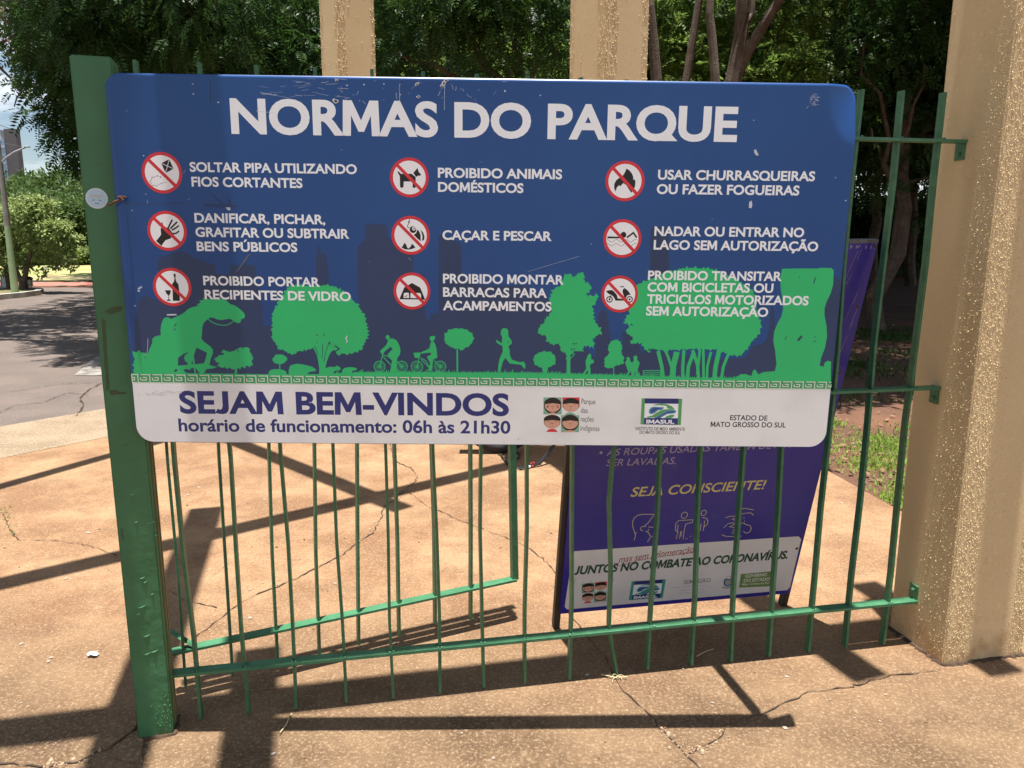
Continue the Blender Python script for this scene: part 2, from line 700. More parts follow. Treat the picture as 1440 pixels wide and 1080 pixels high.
crack('pavement_crack', cz(780, 820, 3.43, [(640, 830), (700, 800), (790, 760), (830, 690), (900, 660), (960, 650), (1020, 625), (1080, 590), (1150, 570), (1190, 545), (1230, 525), (1330, 515), (1440, 500)]) +
      cz(1080, 800, 3.858, [(480, 630), (560, 610), (640, 590), (720, 575), (830, 565), (920, 560), (950, 535)]), .012, 6)

crack('road_crack', [(108, 585), (118, 570), (112, 560), (125, 548), (140, 540), (160, 530)], .03, 7)
crack('road_crack', [(-20, 590), (20, 570), (60, 566), (95, 552), (128, 556)], .02, 8)
crack('road_crack', [(-30, 555), (30, 549), (80, 540), (135, 538)], .025, 9)

# loose crumbs, pebbles and leaf bits on the pavement: nobody could count them
b = MB()
r = random.Random(31)
for k in range(620):
    x, y = r.uniform(-2.6, 2.4), r.uniform(1.9, 5.2)
    s = r.uniform(.002, .006) if k % 9 else r.uniform(.007, .014)
    a = r.uniform(0, 6.28)
    ca, sa = math.cos(a) * s, math.sin(a) * s
    h = s * r.uniform(.25, .6)
    e = r.uniform(.4, .9)
    b.add([(x + ca, y + sa, .003), (x - sa * e, y + ca * e, .003), (x - ca, y - sa, .003), (x + sa * e, y - ca * e, .003), (x, y, .003 + h)],
          [(0, 1, 4), (1, 2, 4), (2, 3, 4), (3, 0, 4)], 0 if r.random() < .6 else 1)
tag(b.build('litter', [mat('pebble', (.42, .36, .3), (.3, .22, .16), 30, .9), mat('dry_leaf', (.12, .07, .03), (.2, .13, .05), 30, .9)]), kind='stuff')

# packed dirt where the post and the near pillar meet the paving
def dirt_line(path, w, seed):
    r = random.Random(seed)
    pts = []
    for i in range(len(path) - 1):
        a, c = Vector(path[i]), Vector(path[i + 1])
        n = max(2, int((c - a).length / .012))
        pts += [a.lerp(c, j / n) for j in range(n)]
    pts.append(Vector(path[-1]))
    vs, fs = [], []
    for i, p in enumerate(pts):
        t = (pts[min(i + 1, len(pts) - 1)] - pts[max(i - 1, 0)]).normalized()
        nr = Vector((t.y, -t.x))
        o = w * (.25 + r.random() ** 2 * 1.3)
        vs += [(p.x - nr.x * .01, p.y - nr.y * .01, .009), (p.x + nr.x * o * .5, p.y + nr.y * o * .5, .006 + .003 * r.random()), (p.x + nr.x * o, p.y + nr.y * o, .0005)]
    for i in range(len(pts) - 1):
        k = 3 * i
        fs += [(k, k + 1, k + 4, k + 3), (k + 1, k + 2, k + 5, k + 4)]
    tag(MB().add(vs, fs).build('dirt', mat('packed_dirt', (.09, .05, .028), (.045, .028, .018), 40, 1.0, .5, 90)), kind='structure')
dirt_line([(1.52, 2.86), (1.585, 2.583), (1.93, 2.655)], .012, 3)
dirt_line([(-1.167, 2.25), (-1.167, 2.154), (-1.071, 2.184), (-1.10, 2.28)], .010, 4)
# crumbs broken out along the cracks
r = random.Random(88)
b = MB()
for pix, n in ((cz(780, 820, 3.43, [(470, 650), (500, 690), (560, 750), (640, 830), (700, 800), (790, 760), (830, 690)]), 60), (cz(480, 600, 3.6, [(80, 590), (200, 470), (290, 350), (385, 255)]), 40),
               (cz(0, 700, 2.84, [(200, 1075), (300, 1060), (430, 990), (550, 910)]), 45)):
    for k in range(n):
        i = r.randrange(len(pix) - 1)
        t = r.random()
        c = on_ground(pix[i][0] + (pix[i + 1][0] - pix[i][0]) * t, pix[i][1] + (pix[i + 1][1] - pix[i][1]) * t)
        s = r.uniform(.002, .005) if k % 8 else r.uniform(.006, .012)
        x, y, a = c.x + r.gauss(0, .012), c.y + r.gauss(0, .009), r.uniform(0, 6.28)
        q = [(x + s * math.cos(a + j * 1.2566) * r.uniform(.7, 1.2), y + s * math.sin(a + j * 1.2566) * r.uniform(.7, 1.2)) for j in range(5)]
        b.add([(u, v, .002) for u, v in q] + [(x + (u - x) * .6, y + (v - y) * .6, .002 + s * .8) for u, v in q],
              [(j, (j + 1) % 5, 5 + (j + 1) % 5, 5 + j) for j in range(5)] + [(5, 6, 7, 8, 9)])
tag(b.build('rubble', mat('rubble', (.40, .29, .19), (.28, .18, .11), 60, .95)), kind='stuff')

# broken plates of concrete round the foot of the post
b = MB()
for pts in ([(640, 950), (690, 885), (720, 850), (790, 770), (862, 735), (878, 820), (820, 872), (740, 930), (660, 982)], [(708, 962), (762, 930), (850, 865), (900, 850), (905, 940), (895, 1062), (830, 1050), (780, 1040), (725, 1008)]):
    q = [on_ground(x / 4.5, 840 + y / 4.5) for x, y in pts]
    q = jag([(v.x, v.y) for v in q], .018, .004, 4)
    n = len(q)
    cx, cy = sum(v[0] for v in q) / n, sum(v[1] for v in q) / n
    P = [(x, y, .002) for x, y in q] + [(cx + (x - cx) * .95, cy + (y - cy) * .95, .009) for x, y in q]
    tr = flat_poly(P[n:])
    tr = [t if (Vector(P[n + t[1]]) - Vector(P[n + t[0]])).cross(Vector(P[n + t[2]]) - Vector(P[n + t[0]])).z > 0 else (t[0], t[2], t[1]) for t in tr]
    b.add(P, [(k, (k + 1) % n, n + (k + 1) % n, n + k) for k in range(n)] + [tuple(i + n for i in t) for t in tr])
tag(b.build('broken_concrete', M_conc), kind='structure')

# a few straws and a scrap of paper
M_straw = mat('straw', (.55, .46, .26), (.4, .32, .17), 30, .8)
def straw(pix, w=.0022):
    b = MB()
    pts = []
    for i, p in enumerate(pix):
        q = on_ground(*p)
        pts.append((q.x, q.y, .006 + .004 * (i % 2)))
    b.tube(pts, w, 5)
    return b
s0 = straw(cz(230, 820, 4.153, [(748, 772), (735, 800), (715, 840), (680, 890)]))
tag(s0.build('straw', M_straw), 'thin curled dry straw on the shaded ground near the foot of the fence', 'straw')
s1 = straw(cz(780, 820, 3.43, [(225, 448), (260, 460), (300, 464), (350, 464)]))
tag(s1.build('straw', M_straw), 'dry straw lying across the crack below the bent fence bar', 'straw')
s2 = straw(cz(780, 820, 3.43, [(685, 360), (725, 342), (763, 325)]))
tag(s2.build('straw', M_straw), 'short pale twig in the shadow below the purple notice board', 'twig')
b = MB()
c = on_ground(131, 923)
ring = []
r = random.Random(3)
for k in range(11):
    a = 2 * math.pi * k / 11
    ring.append((.022 * math.cos(a) * r.uniform(.7, 1.25), .017 * math.sin(a) * r.uniform(.7, 1.2), .004 + r.uniform(0, .012)))
b.add(ring + [(0, 0, .012)], [(k, (k + 1) % 11, 11) for k in range(11)])
o = b.build('paper_scrap', mat('white_paper', (.8, .82, .86), (.7, .72, .78), 30, .6))
o.location = (c.x, c.y, 0)
tag(o, 'crumpled scrap of white paper on the sunlit concrete left of the green post', 'scrap')

# ================================================================== PILLARS
M_ochre = mat('ochre_stucco', (.66, .505, .285), (.59, .44, .235), 1.6, .9, .3, 220, lo=.3, hi=.7, speck=((.70, .53, .30), 50, .57, .1))
# splashed red dirt low on the stucco
_n, _l = M_ochre.node_tree.nodes, M_ochre.node_tree.links
_b = _n['Principled BSDF']
_src = _b.inputs['Base Color'].links[0].from_socket
_t = _n.new('ShaderNodeTexCoord')
_s = _n.new('ShaderNodeSeparateXYZ')
_l.new(_t.outputs['Object'], _s.inputs[0])
_q = _n.new('ShaderNodeTexNoise')
_q.inputs['Scale'].default_value = 14
_q.inputs['Detail'].default_value = 8
_q.inputs['Roughness'].default_value = .75
_l.new(_t.outputs['Object'], _q.inputs['Vector'])
_m = _n.new('ShaderNodeMath')
_m.operation = 'MULTIPLY_ADD'
_l.new(_s.outputs['Z'], _m.inputs[0])
_m.inputs[1].default_value = -1.0
_l.new(_q.outputs['Fac'], _m.inputs[2])
_r = _n.new('ShaderNodeValToRGB')
_r.color_ramp.elements[0].position = .34
_r.color_ramp.elements[1].position = .60
_r.color_ramp.elements[1].color = (.6, .6, .6, 1)
_l.new(_m.outputs[0], _r.inputs['Fac'])
_x = _n.new('ShaderNodeMixRGB')
_x.inputs[2].default_value = (.36, .19, .08, 1)
_l.new(_r.outputs['Color'], _x.inputs['Fac'])
_l.new(_src, _x.inputs[1])
_l.new(_x.outputs['Color'], _b.inputs['Base Color'])
M_beam = mat('ochre_beam', (.5, .34, .15), (.42, .28, .12), 2, .85, .3, 90)


def chips(b, o, ux, n, u0, u1, z0, z1, dens, size, r):
    """rough render splashes standing 2-4 mm proud of a wall face: ux along the wall, n outward"""
    up = Vector((0, 0, 1))
    for k in range(int((u1 - u0) * (z1 - z0) * dens)):
        u = u0 + (u1 - u0) * r.random()
        z = z0 + (z1 - z0) * r.random()
        s = size * r.uniform(.5, 1.25)
        h = s * r.uniform(.45, .95)
        w = s * r.uniform(.5, 1.0)
        sk = r.uniform(-.6, .6) * s
        c = Vector(o) + ux * u + up * z
        top = c + up * (s * .28) + ux * sk
        p = [c - ux * w * .5, c + ux * w * .5, top + ux * w * .3, top - ux * w * .3]
        # wedge: rises from the wall at its top to a crest near its foot, so its face looks up
        top = c + up * (s * .8) + ux * sk
        p = [None, None, top + ux * w * .3, top - ux * w * .3]
        h = s * r.uniform(.22, .42)
        crest0 = c - ux * w * .45 + n * h - up * s * .05
        crest1 = c + ux * w * .45 + n * h * r.uniform(.7, 1) - up * s * .05
        b.add([p[3], p[2], crest1, crest0, c - ux * w * .35 - up * s * .3, c + ux * w * .35 - up * s * .3],
              [(0, 3, 2, 1), (3, 4, 5, 2), (0, 4, 3), (1, 2, 5)])


def pillar(corner, dirf, wf, dl, H, zones_f, zones_l, label, size, dens, zmin, zmax, seed):
    """corner: near corner on the ground; dirf: unit direction of the front face to the right; left face runs back"""
    r = random.Random(seed)
    root = empty('pillar', (corner[0], corner[1], 0))
    tag(root, label, 'pillar', 'ochre portal pillars')
    ux = Vector((dirf[0], dirf[1], 0)).normalized()
    bk = Vector((-ux.y, ux.x, 0))
    b = MB()
    bm = bmesh.new()
    pts = [Vector((0, 0, 0)), ux * wf, ux * wf + bk * dl, bk * dl]
    lo = [bm.verts.new(p) for p in pts]
    hi = [bm.verts.new(p + Vector((0, 0, H))) for p in pts]
    for i in range(4):
        bm.faces.new((lo[i], lo[(i + 1) % 4], hi[(i + 1) % 4], hi[i]))
    bm.faces.new(hi)
    bm.edges.ensure_lookup_table()
    vert = [e for e in bm.edges if abs((e.verts[0].co - e.verts[1].co).normalized().z) > .9]
    bmesh.ops.bevel(bm, geom=vert, offset=.012, segments=3, affect='EDGES', profile=.5)
    bm.verts.index_update()
    b.add([v.co.copy() for v in bm.verts], [tuple(v.index for v in f.verts) for f in bm.faces])
    bm.free()
    for (a, c, d) in zones_f:
        chips(b, Vector((0, 0, 0)), ux, -bk, a * wf, c * wf, zmin, zmax, dens * d, size, r)
    for (a, c, d) in zones_l:
        chips(b, Vector((0, 0, 0)), bk, -ux, a * dl, c * dl, zmin, zmax, dens * d, size, r)
    b.build('shaft', M_ochre, root)
    return root


PH = 4.05
pillar((1.585, 2.585), (1, .21), .352, .29, PH,
       [(.01, .30, 1.0), (.30, .42, .25), (.80, .99, .9), (.42, .8, .04)], [(.02, .28, .45), (.28, .5, .16), (.5, .98, .015), (.0, .04, 1)],
       'large ochre stucco pillar at the right edge with the green fence bolted to it', .0046, 15000, .02, 2.6, 5)
# the two pillars standing farther back: seen corner-on
pillar((-1.475, 6.9), (1, .75), .36, .34, PH,
       [(.0, .22, 1.0), (.90, 1.0, 1), (.22, .9, .03)], [(.0, .12, .5), (.78, 1.0, 1), (.12, .78, .05)],
       'ochre stucco pillar rising behind the words of the sign title, left of the two farther back', .010, 2600, 1.6, 3.9, 6)
pillar((0.645, 5.6), (1, .62), .38, .43, PH,
       [(.0, .26, 1.0), (.84, 1.0, 1), (.26, .84, .03)], [(.0, .22, .8), (.86, 1.0, .8), (.22, .86, .04)],
       'broad ochre stucco pillar rising behind the middle right of the sign beside thin tree trunks', .009, 3000, 1.6, 3.4, 7)

# ================================================================== OVERHEAD PERGOLA of the portal (casts the beam shadows)
ZB = 4.2
root = empty('pergola', (0, 4, 0))
tag(root, 'overhead pergola of crossing beams carried by the ochre pillars', 'pergola')


def beam(x0, y0, x1, y1, w, h=.24):
    """plan line given where its shadow falls"""
    d = SUN_SLOPE * ZB
    b = MB()
    a, c = Vector((x0, y0 - d, ZB)), Vector((x1, y1 - d, ZB))
    t = (c - a).normalized()
    b.bar(a, c, w, h, Vector((-t.y, t.x, 0)))
    shifted(b, root).build('beam', M_beam, root)


beam(-2.6, 1.986, 2.6, 3.084, .156)
beam(-.975, 2.70, -.30, .2, .165)
beam(-1.78, 4.26, -.55, -.35, .185)
beam(1.285, 2.50, .30, 5.25, .15)
beam(1.79, 2.53, 1.60, 3.27, .15, .22)
beam(-3.6, 2.25, .25, 5.32, .15, .22)
beam(-2.9, 6.5, -.63, 4.24, .14, .2)
beam(-3.55, 4.0, -2.6, 6.0, .12, .2)
beam(-.05, 5.45, 2.2, 5.2, .42, .2)

# ================================================================== GREEN POST
M_green = mat('green_paint', (.052, .19, .075), (.040, .155, .06), 7, .38, .12, 25, spec=.5)
M_green_dk = mat('green_paint_old', (.055, .185, .085), (.035, .13, .06), 30, .42, .25, 120, speck=((.10, .06, .03), 60, .66, .04))
M_rail = mat('rail_green', (.062, .195, .10), (.045, .155, .075), 25, .4, .2, 120, speck=((.05, .12, .07), 60, .64, .06))
M_rust = mat('rust', (.16, .065, .03), (.07, .035, .02), 50, .9)
M_post = mat('post_green', (.056, .18, .076), (.042, .145, .058), 6, .5, .4, 16, speck=((.07, .085, .03), 7, .63, .10))
ang = math.radians(17)
pc = Vector((-1.119, 2.171, 0))
px_ = Vector((math.cos(ang), math.sin(ang), 0))
py_ = Vector((-math.sin(ang), math.cos(ang), 0))
post = empty('gate_post', (pc.x + py_.x * .05, pc.y + py_.y * .05, 0), ang)
tag(post, 'thick green square metal post with a round pale sticker, left of the sign', 'post')
b = MB()
bm = bmesh.new()
bmesh.ops.create_cube(bm, size=1)
for v in bm.verts:
    v.co = Vector((v.co.x * .102 - .003, v.co.y * .10, (v.co.z + .5) * 2.025))
bmesh.ops.bevel(bm, geom=[e for e in bm.edges], offset=.004, segments=2, affect='EDGES')
bm.verts.index_update()
b.add([v.co.copy() for v in bm.verts], [tuple(v.index for v in f.verts) for f in bm.faces])
bm.free()
b.build('shaft', M_post, post)
b = MB()
for y in (-.012, .02):
    b.box((.0500, y, 1.0), (.006, .010, 1.96))
b.build('lit_edge_strip', mat('lit_strip_tint', (.20, .17, .07), (.12, .15, .05), 18, .5), post)  # yellow tint paints the sunlit ground's glow onto the post's side strips
# weld drips and flaked paint near the foot
b = MB()
r = random.Random(12)
for k in range(70):
    u = .046 - abs(r.gauss(0, .022))
    z = .02 + abs(r.gauss(0, .055))
    if abs(u) > .046:
        continue
    s = r.uniform(.0015, .004)
    b.add([(u - s, -.0502, z), (u + s, -.0502, z), (u + s * .4, -.0502, z + s * 1.6), (u, -.0502 - s * .7, z + s * .5)], [(0, 1, 3), (1, 2, 3), (2, 0, 3)])
for k in range(16):
    u, z = r.uniform(-.04, .04), r.uniform(.25, 1.0)
    L = r.uniform(.008, .03)
    b.add([(u, -.0502, z), (u + L, -.0502, z + L * .2), (u + L, -.0502, z + L * .2 + .003), (u, -.0502, z + .002), (u + L * .5, -.053, z + .002)],
          [(0, 1, 4), (1, 2, 4), (2, 3, 4), (3, 0, 4)])
b.build('paint_flakes', M_post, post)
# round sticker and old tape marks on the front face
def P_(x, y):
    q = on_plane(x, y, pc, -py_)
    d = q - post.location
    return (d.dot(px_), d.z)
d = Decal(.0503)
cs = P_(136, 279)
d.ellipse(cs, .0275, .0275, 40, 0)
d.ellipse(cs, .0248, .0248, 40, 1)
d.stroke([(cs[0] - .016, cs[1] + .008), (cs[0] + .014, cs[1] + .008)], .0022, mi=2)
d.stroke([(cs[0] - .015, cs[1] + .003), (cs[0] + .012, cs[1] + .003)], .0018, mi=2)
d.stroke([(cs[0] - .012, cs[1] - .005), (cs[0] - .005, cs[1] - .004)], .002, mi=3)
d.stroke([(cs[0] + .004, cs[1] - .004), (cs[0] + .011, cs[1] - .006)], .002, mi=3)
d.stroke([(cs[0] - .006, cs[1] - .013), (cs[0] + .005, cs[1] - .0135)], .0018, mi=3)
d.build('sticker', [mat('sticker_white', (.72, .78, .8)), mat('sticker_blue', (.5, .68, .8)), mat('sticker_tan', (.5, .45, .3)),
                    mat('sticker_ink', (.1, .15, .22))], post)
d = Decal(.0501)
for pl in ([(146, 438), (158, 432), (172, 430), (171, 437), (156, 442)], [(143, 448), (148, 450), (151, 500), (154, 545), (150, 552), (146, 500)],
           [(153, 548), (166, 549), (167, 554), (156, 556)], [(163, 551), (178, 551), (177, 554), (164, 555)], [(170, 742), (173, 745), (174, 762), (171, 758)]):
    d.poly(jag([P_(*p) for p in pl], .004, .0012, 5))
d.build('tape_residue', mat('tape_residue', (.05, .10, .04), (.07, .075, .035), 60, .8), post)

# ================================================================== GATE (front leaf, bolted to the right pillar) and the swung leaf behind it
G0, G1 = Vector((-1.086, 2.25, 0)), Vector((1.57, 2.76, 0))
gd = (G1 - G0).normalized()
gn = Vector((gd.y, -gd.x, 0))         # towards the camera
gate = empty('fence_gate', tuple(G0.lerp(G1, .5)))
tag(gate, 'green fence of thin flat upright bars between the post and the right pillar', 'fence')

front = [((244, 624), (283, 1010)), ((321, 624), (350, 1007)), ((395, 624), (419, 1005)), ((468, 624), (487, 1000)), ((541, 625), (553, 990)),
         ((610, 625), (620, 980)), ((675, 626), (679, 975)), ((740, 626), (738, 965)), ((806, 628), (800, 963)), None,
         ((928, 629), (911, 942)), ((985, 629), (971, 936)), ((1045, 631), (1025, 932)), ((1099, 631), (1081, 925)), ((1209, 140), (1135, 920)),
         ((1267, 131), (1187, 908)), ((1326, 131), (1240, 907))]


def gp(x, y, off=0.0):
    return on_plane(x, y, G0 + gn * off, gn)


r = random.Random(4)
for k, e in enumerate(front):
    b = MB()
    if e is None:
        pp = [gp(868, 953), gp(860, 907), gp(856.5, 878), gp(859, 804), gp(856, 707), gp(859, 665), gp(863, 629)]
        top = pp[-1] + (pp[-1] - pp[-2]).normalized() * .1
        top = Vector((top.x, top.y, 1.0))
        pts = [p for p in pp] + [top, top + Vector((0, 0, 1.03))]
    else:
        a, c = gp(*e[0]), gp(*e[1])
        c.z = max(c.z, .008)
        t = (a - c) / (a.z - c.z)
        n = 7
        pts = []
        for i in range(n + 1):
            z = c.z + (2.03 - c.z) * i / n
            q = c + t * (z - c.z)
            w = .0035 * math.sin(i * 1.9 + k * 2.3)
            pts.append(Vector((q.x, q.y, z)) + gd * w)
    for i in range(len(pts)):
        d_ = (pts[i] - G0).dot(gn)
        pts[i] = pts[i] - gn * d_ + gn * (.004 * math.sin(k * 1.7 + i))
    # flat bar, narrow edge to the gate line
    b.strip(pts, .0095, .027, gd)
    shifted(b, gate).build('bar', M_green_dk, gate)
RZ = (.178, 1.012, 1.872)
for z in RZ:
    b = MB()
    b.bar(G0 + Vector((0, 0, z)) + gn * .008 - gd * .02, G1 + Vector((0, 0, z)) + gn * .008 - gd * .02, .040, .010, gn)
    for k, e in enumerate(front):                      # weld lumps where each bar meets the rail
        if e is None:
            continue
        a, c = gp(*e[0]), gp(*e[1])
        q = c + (a - c) * ((z - c.z) / (a.z - c.z))
        for s_ in (-1, 1):
            rr = r.uniform(.0035, .0062)
            o_ = q + gn * r.uniform(.018, .024) + gd * (s_ * .006) + Vector((0, 0, .006))
            b.lathe([(.0005, -rr), (rr * .8, -rr * .6), (rr, 0), (rr * .8, rr * .6), (.0005, rr)], o_, 'z', 7)
    shifted(b, gate).build('rail', M_rail, gate)
for z, up in zip(RZ, (1, -1, -1)):
    b = MB()
    c = G1 + Vector((0, 0, z + up * .028)) - gd * .022
    R = Matrix.Rotation(math.atan2(gd.y, gd.x), 3, 'Z')
    b.box(c, (.008, .045, .066), R, .002)
    b.lathe([(.0, .0), (.0075, .0), (.0075, .006), (.004, .009), (0, .009)], (0, 0, 0), 'x', 10)
    k = len(b.v) - 50
    for i in range(k, len(b.v)):
        v = Vector(b.v[i])
        v = R @ Vector((-v.x, v.y, v.z)) + c - gd * .004 + Vector((0, 0, up * .012))
        b.v[i] = tuple(v)
    shifted(b, gate).build('bracket', M_green_dk, gate)

L0, L1 = Vector((-1.115, 2.385, 0)), Vector((.012, 2.935, 0))
ld = (L1 - L0).normalized()
ln = Vector((ld.y, -ld.x, 0))
leaf = empty('gate_leaf', tuple(L0))
tag(leaf, 'second green gate leaf swung inward behind the fence, its bottom rail ending in mid air', 'gate')
inner = [((235, 624), (261, 963)), ((308, 624), (326, 949)), ((378, 624), (389, 924)), ((441, 624), (449, 922)), ((501, 625), (505, 905)),
         ((554, 625), (562, 894)), ((607, 625), (612, 876)), ((662, 625), (661, 871))]


def lp(x, y):
    return on_plane(x, y, L0, ln)


for k, e in enumerate(inner):
    a, c = lp(*e[0]), lp(*e[1])
    t = (a - c) / (a.z - c.z)
    pts = []
    for i in range(6):
        z = c.z + (2.03 - c.z) * i / 5
        q = c + t * (z - c.z)
        pts.append(Vector((q.x, q.y, z)) + ld * (.003 * math.sin(i * 2.1 + k)))
    b = MB()
    b.strip(pts, .009, .024, ld)
    shifted(b, leaf).build('bar', M_green_dk, leaf)
b = MB()
a, c = lp(720, 626), lp(723.5, 812)
c.z = .178
t = (a - c) / (a.z - c.z)
b.bar(c, c + t * (2.03 - c.z), .026, .024, ld)
shifted(b, leaf).build('end_stile', M_green_dk, leaf)
for z in RZ:
    b = MB()
    b.bar(L0 - ld * .06 + Vector((0, 0, z)), L1 + Vector((0, 0, z)), .040, .009, ln)
    shifted(b, leaf).build('rail', M_rail, leaf)
b = MB()
b.bar(Vector((-1.17, 2.425, .225)), Vector((-1.075, 2.392, .188)), .016, .02)
shifted(b, leaf).build('brace', M_green_dk, leaf)

# ================================================================== THE BIG BLUE SIGN
yaw, tilt, roll = math.radians(.73228), math.radians(-.86867), math.radians(-.66934)
sa = Vector((math.cos(yaw), math.sin(yaw), 0))
sn = Vector((math.sin(yaw), -math.cos(yaw), 0)) * math.cos(tilt) + Vector((0, 0, 1)) * math.sin(tilt)
sb = sn.cross(sa)
if sb.z < 0:
    sb = -sb
sa, sb = sa * math.cos(roll) + sb * math.sin(roll), -sa * math.sin(roll) + sb * math.cos(roll)
S_O = Vector((0, 2.145, 1.5))
U_L, U_R = -1.0605, .9095
V_T, V_B = .4565, None


def suv(x, y):
    q = on_plane(x, y, S_O, sn) - S_O
    return (q.dot(sa), q.dot(sb))


V_B = (suv(225, 621)[1] + suv(1130, 629.5)[1]) / 2
U_L = (suv(148.5, 130)[0] + suv(191, 595)[0]) / 2
U_R = (suv(1207.5, 150)[0] + suv(1163.5, 600)[0]) / 2
V_T = (suv(170, 101.5)[1] + suv(1185, 119)[1]) / 2
UC = (U_L + U_R) / 2
S_base = S_O + sa * UC + sb * V_B
sign = bpy.data.objects.new('park_rules_sign', None)
COL.objects.link(sign)
Ms = Matrix.Identity(4)
for i in range(3):
    Ms[i][0], Ms[i][1], Ms[i][2], Ms[i][3] = sa[i], -sn[i], sb[i], S_base[i]
sign.matrix_world = Ms
tag(sign, 'large blue park rules sign headed NORMAS DO PARQUE with green silhouettes and white lower band', 'sign')
SW, SH = U_R - U_L, V_T - V_B


def sg(x, y):
    u, v = suv(x, y)
    return (u - UC, v - V_B)


def sgs(ox, oy, s, pts):
    return [sg(ox + x / s, oy + y / s) for x, y in pts]


M_blue = mat('sign_blue', (.009, .054, .205), (.014, .076, .25), 1.4, .33, .04, 8, lo=.3, hi=.7, spec=.45)
M_navy = mat('sign_navy', (.024, .046, .112), (.029, .053, .13), 3, .35, spec=.4)
M_sgreen = mat('sign_green', (.026, .50, .16), (.030, .455, .15), 4, .38, spec=.4)
M_white = mat('sign_white', (.84, .865, .89), (.80, .825, .85), 5, .38, spec=.4)
M_lower = mat('sign_lower_white', (.79, .79, .785), (.70, .695, .685), 7, .42, spec=.4, lo=.45, hi=.75, speck=((.36, .32, .29), 16, .69, .08))
M_sred = mat('sign_red', (.66, .035, .045), (.6, .03, .04), 5, .38, spec=.4)
M_black = mat('sign_black', (.018, .016, .015), (.012, .011, .01), 8, .4, spec=.4)
M_ink = mat('sign_blue_ink', (.03, .04, .19), (.024, .03, .15), 8, .4, spec=.4)
M_alu = mat('sign_edge', (.34, .33, .32), (.2, .17, .14), 30, .5)

# the sheet: rounded corners, top right corner sprung back a little
def corner_map(x, y, w, h):
    """square grid point to rounded rectangle, corners mapped square to quarter disc"""
    for sx, sy, rr in ((0, 0, .050), (1, 0, .050), (0, 1, .040), (1, 1, .040)):
        cx = rr if sx == 0 else w - rr
        cy = rr if sy == 0 else h - rr
        dx, dy = x - cx, y - cy
        if (dx < 0) == (sx == 0) and (dy < 0) == (sy == 0) and dx != 0 and dy != 0:
            m = max(abs(dx), abs(dy))
            L = math.hypot(dx, dy)
            k = m / L
            return cx + dx * k, cy + dy * k
    return x, y


def spring(u, v):
    """how far the sheet is bent back at (u, v), u from left, v from bottom"""
    x, y = (SW - u) / .075, (SH - v) / .14
    s = 1.0 - math.hypot(x * .92, y * .92)
    return 0.030 * max(0.0, s) ** 1.25 if s > 0 else 0.0


def sheet_grid():
    xs = [0, .0125, .025, .0375, .05] + [i / 40 * SW for i in range(2, 37)] + [SW - .2 + .2 * i / 30 for i in range(4, 31)]
    xs = sorted(set(round(x, 5) for x in xs))
    ys = [0, .0125, .025, .0375, .05] + [i / 24 * SH for i in range(2, 19)] + [SH - .24 + .24 * i / 34 for i in range(2, 35)]
    ys = sorted(set(round(y, 5) for y in ys))
    return xs, ys


xs, ys = sheet_grid()
b = MB()
nx, ny = len(xs), len(ys)
for lay in (0, 1):
    for y in ys:
        for x in xs:
            u, v = corner_map(x, y, SW, SH)
            b.v.append((u - SW / 2, .003 * lay + spring(u, v), v))
N1 = nx * ny
for j in range(ny - 1):
    for i in range(nx - 1):
        a = j * nx + i
        b.f.append((a, a + 1, a + nx + 1, a + nx)); b.mi.append(0)
        b.f.append((N1 + a + nx, N1 + a + nx + 1, N1 + a + 1, N1 + a)); b.mi.append(1)
rim = [i for i in range(nx)] + [j * nx + nx - 1 for j in range(1, ny)] + [(ny - 1) * nx + i for i in range(nx - 2, -1, -1)] + [j * nx for j in range(ny - 2, 0, -1)]
for k in range(len(rim)):
    a, c = rim[k], rim[(k + 1) % len(rim)]
    b.f.append((a, N1 + a, N1 + c, c)); b.mi.append(1)
o = b.build('panel', [M_blue, M_alu], sign)
o.data.polygons.foreach_set('use_smooth', [m == 0 for m in b.mi])

# --- skyline
d = Decal(0.0000072)
sk = []
sk.append([(188, 528), (190, 450), (196, 420), (203, 415), (212, 418), (222, 425), (222, 365), (226, 362), (239, 357), (253, 353), (266, 357), (270, 362), (303, 373),
           (303, 386), (324, 386), (324, 372.6), (359.6, 372.6), (359.6, 398), (363, 398), (363, 408), (368, 410), (370, 458), (372, 458), (384, 459), (392, 470), (440, 470),
           (445, 400), (444.7, 362), (447, 357), (447.5, 343.5), (450.5, 348), (451, 357), (457.5, 357.4), (460, 368), (462, 380), (462, 470), (505.5, 470), (503.5, 400), (502.6, 348),
           (513, 337), (513, 318), (517, 315), (542, 315.7), (545, 319), (545.5, 333), (556, 345), (581, 350), (581.2, 385), (598, 386), (598, 441), (600, 450), (605, 450), (605, 442),
           (616.7, 440), (616.7, 331.5), (619.5, 330), (644, 341.4), (649, 346), (649, 390), (668, 390), (668, 400), (690, 402), (720, 402), (740, 402), (770, 420), (790, 440), (800, 470),
           (838, 503), (838.5, 460), (842, 440), (848, 435), (854, 440), (855, 453), (858, 470), (858.5, 478), (857, 503), (875, 503), (875, 467), (890, 467), (895, 480), (905, 500),
           (906.5, 531), (188, 527)])
sk.append([(914.5, 335), (915.8, 320), (918, 318.5), (938, 319.5), (940.5, 322), (940.5, 390), (914, 390)])
sk.append([(903, 532), (906, 490), (960, 500), (1020, 505), (1030, 504), (1048, 503), (1058, 487), (1072, 483), (1078, 478), (1081.6, 463), (1083, 446), (1085, 430), (1087.5, 431), (1090, 462),
           (1096, 470), (1140, 470), (1150, 440), (1160, 410), (1172, 392), (1174, 388), (1182, 394), (1182.5, 400), (1175, 480), (1169.5, 535)])
for p in sk:
    d.poly([sg(*q) for q in p])
d.build('skyline_print', M_navy, sign)

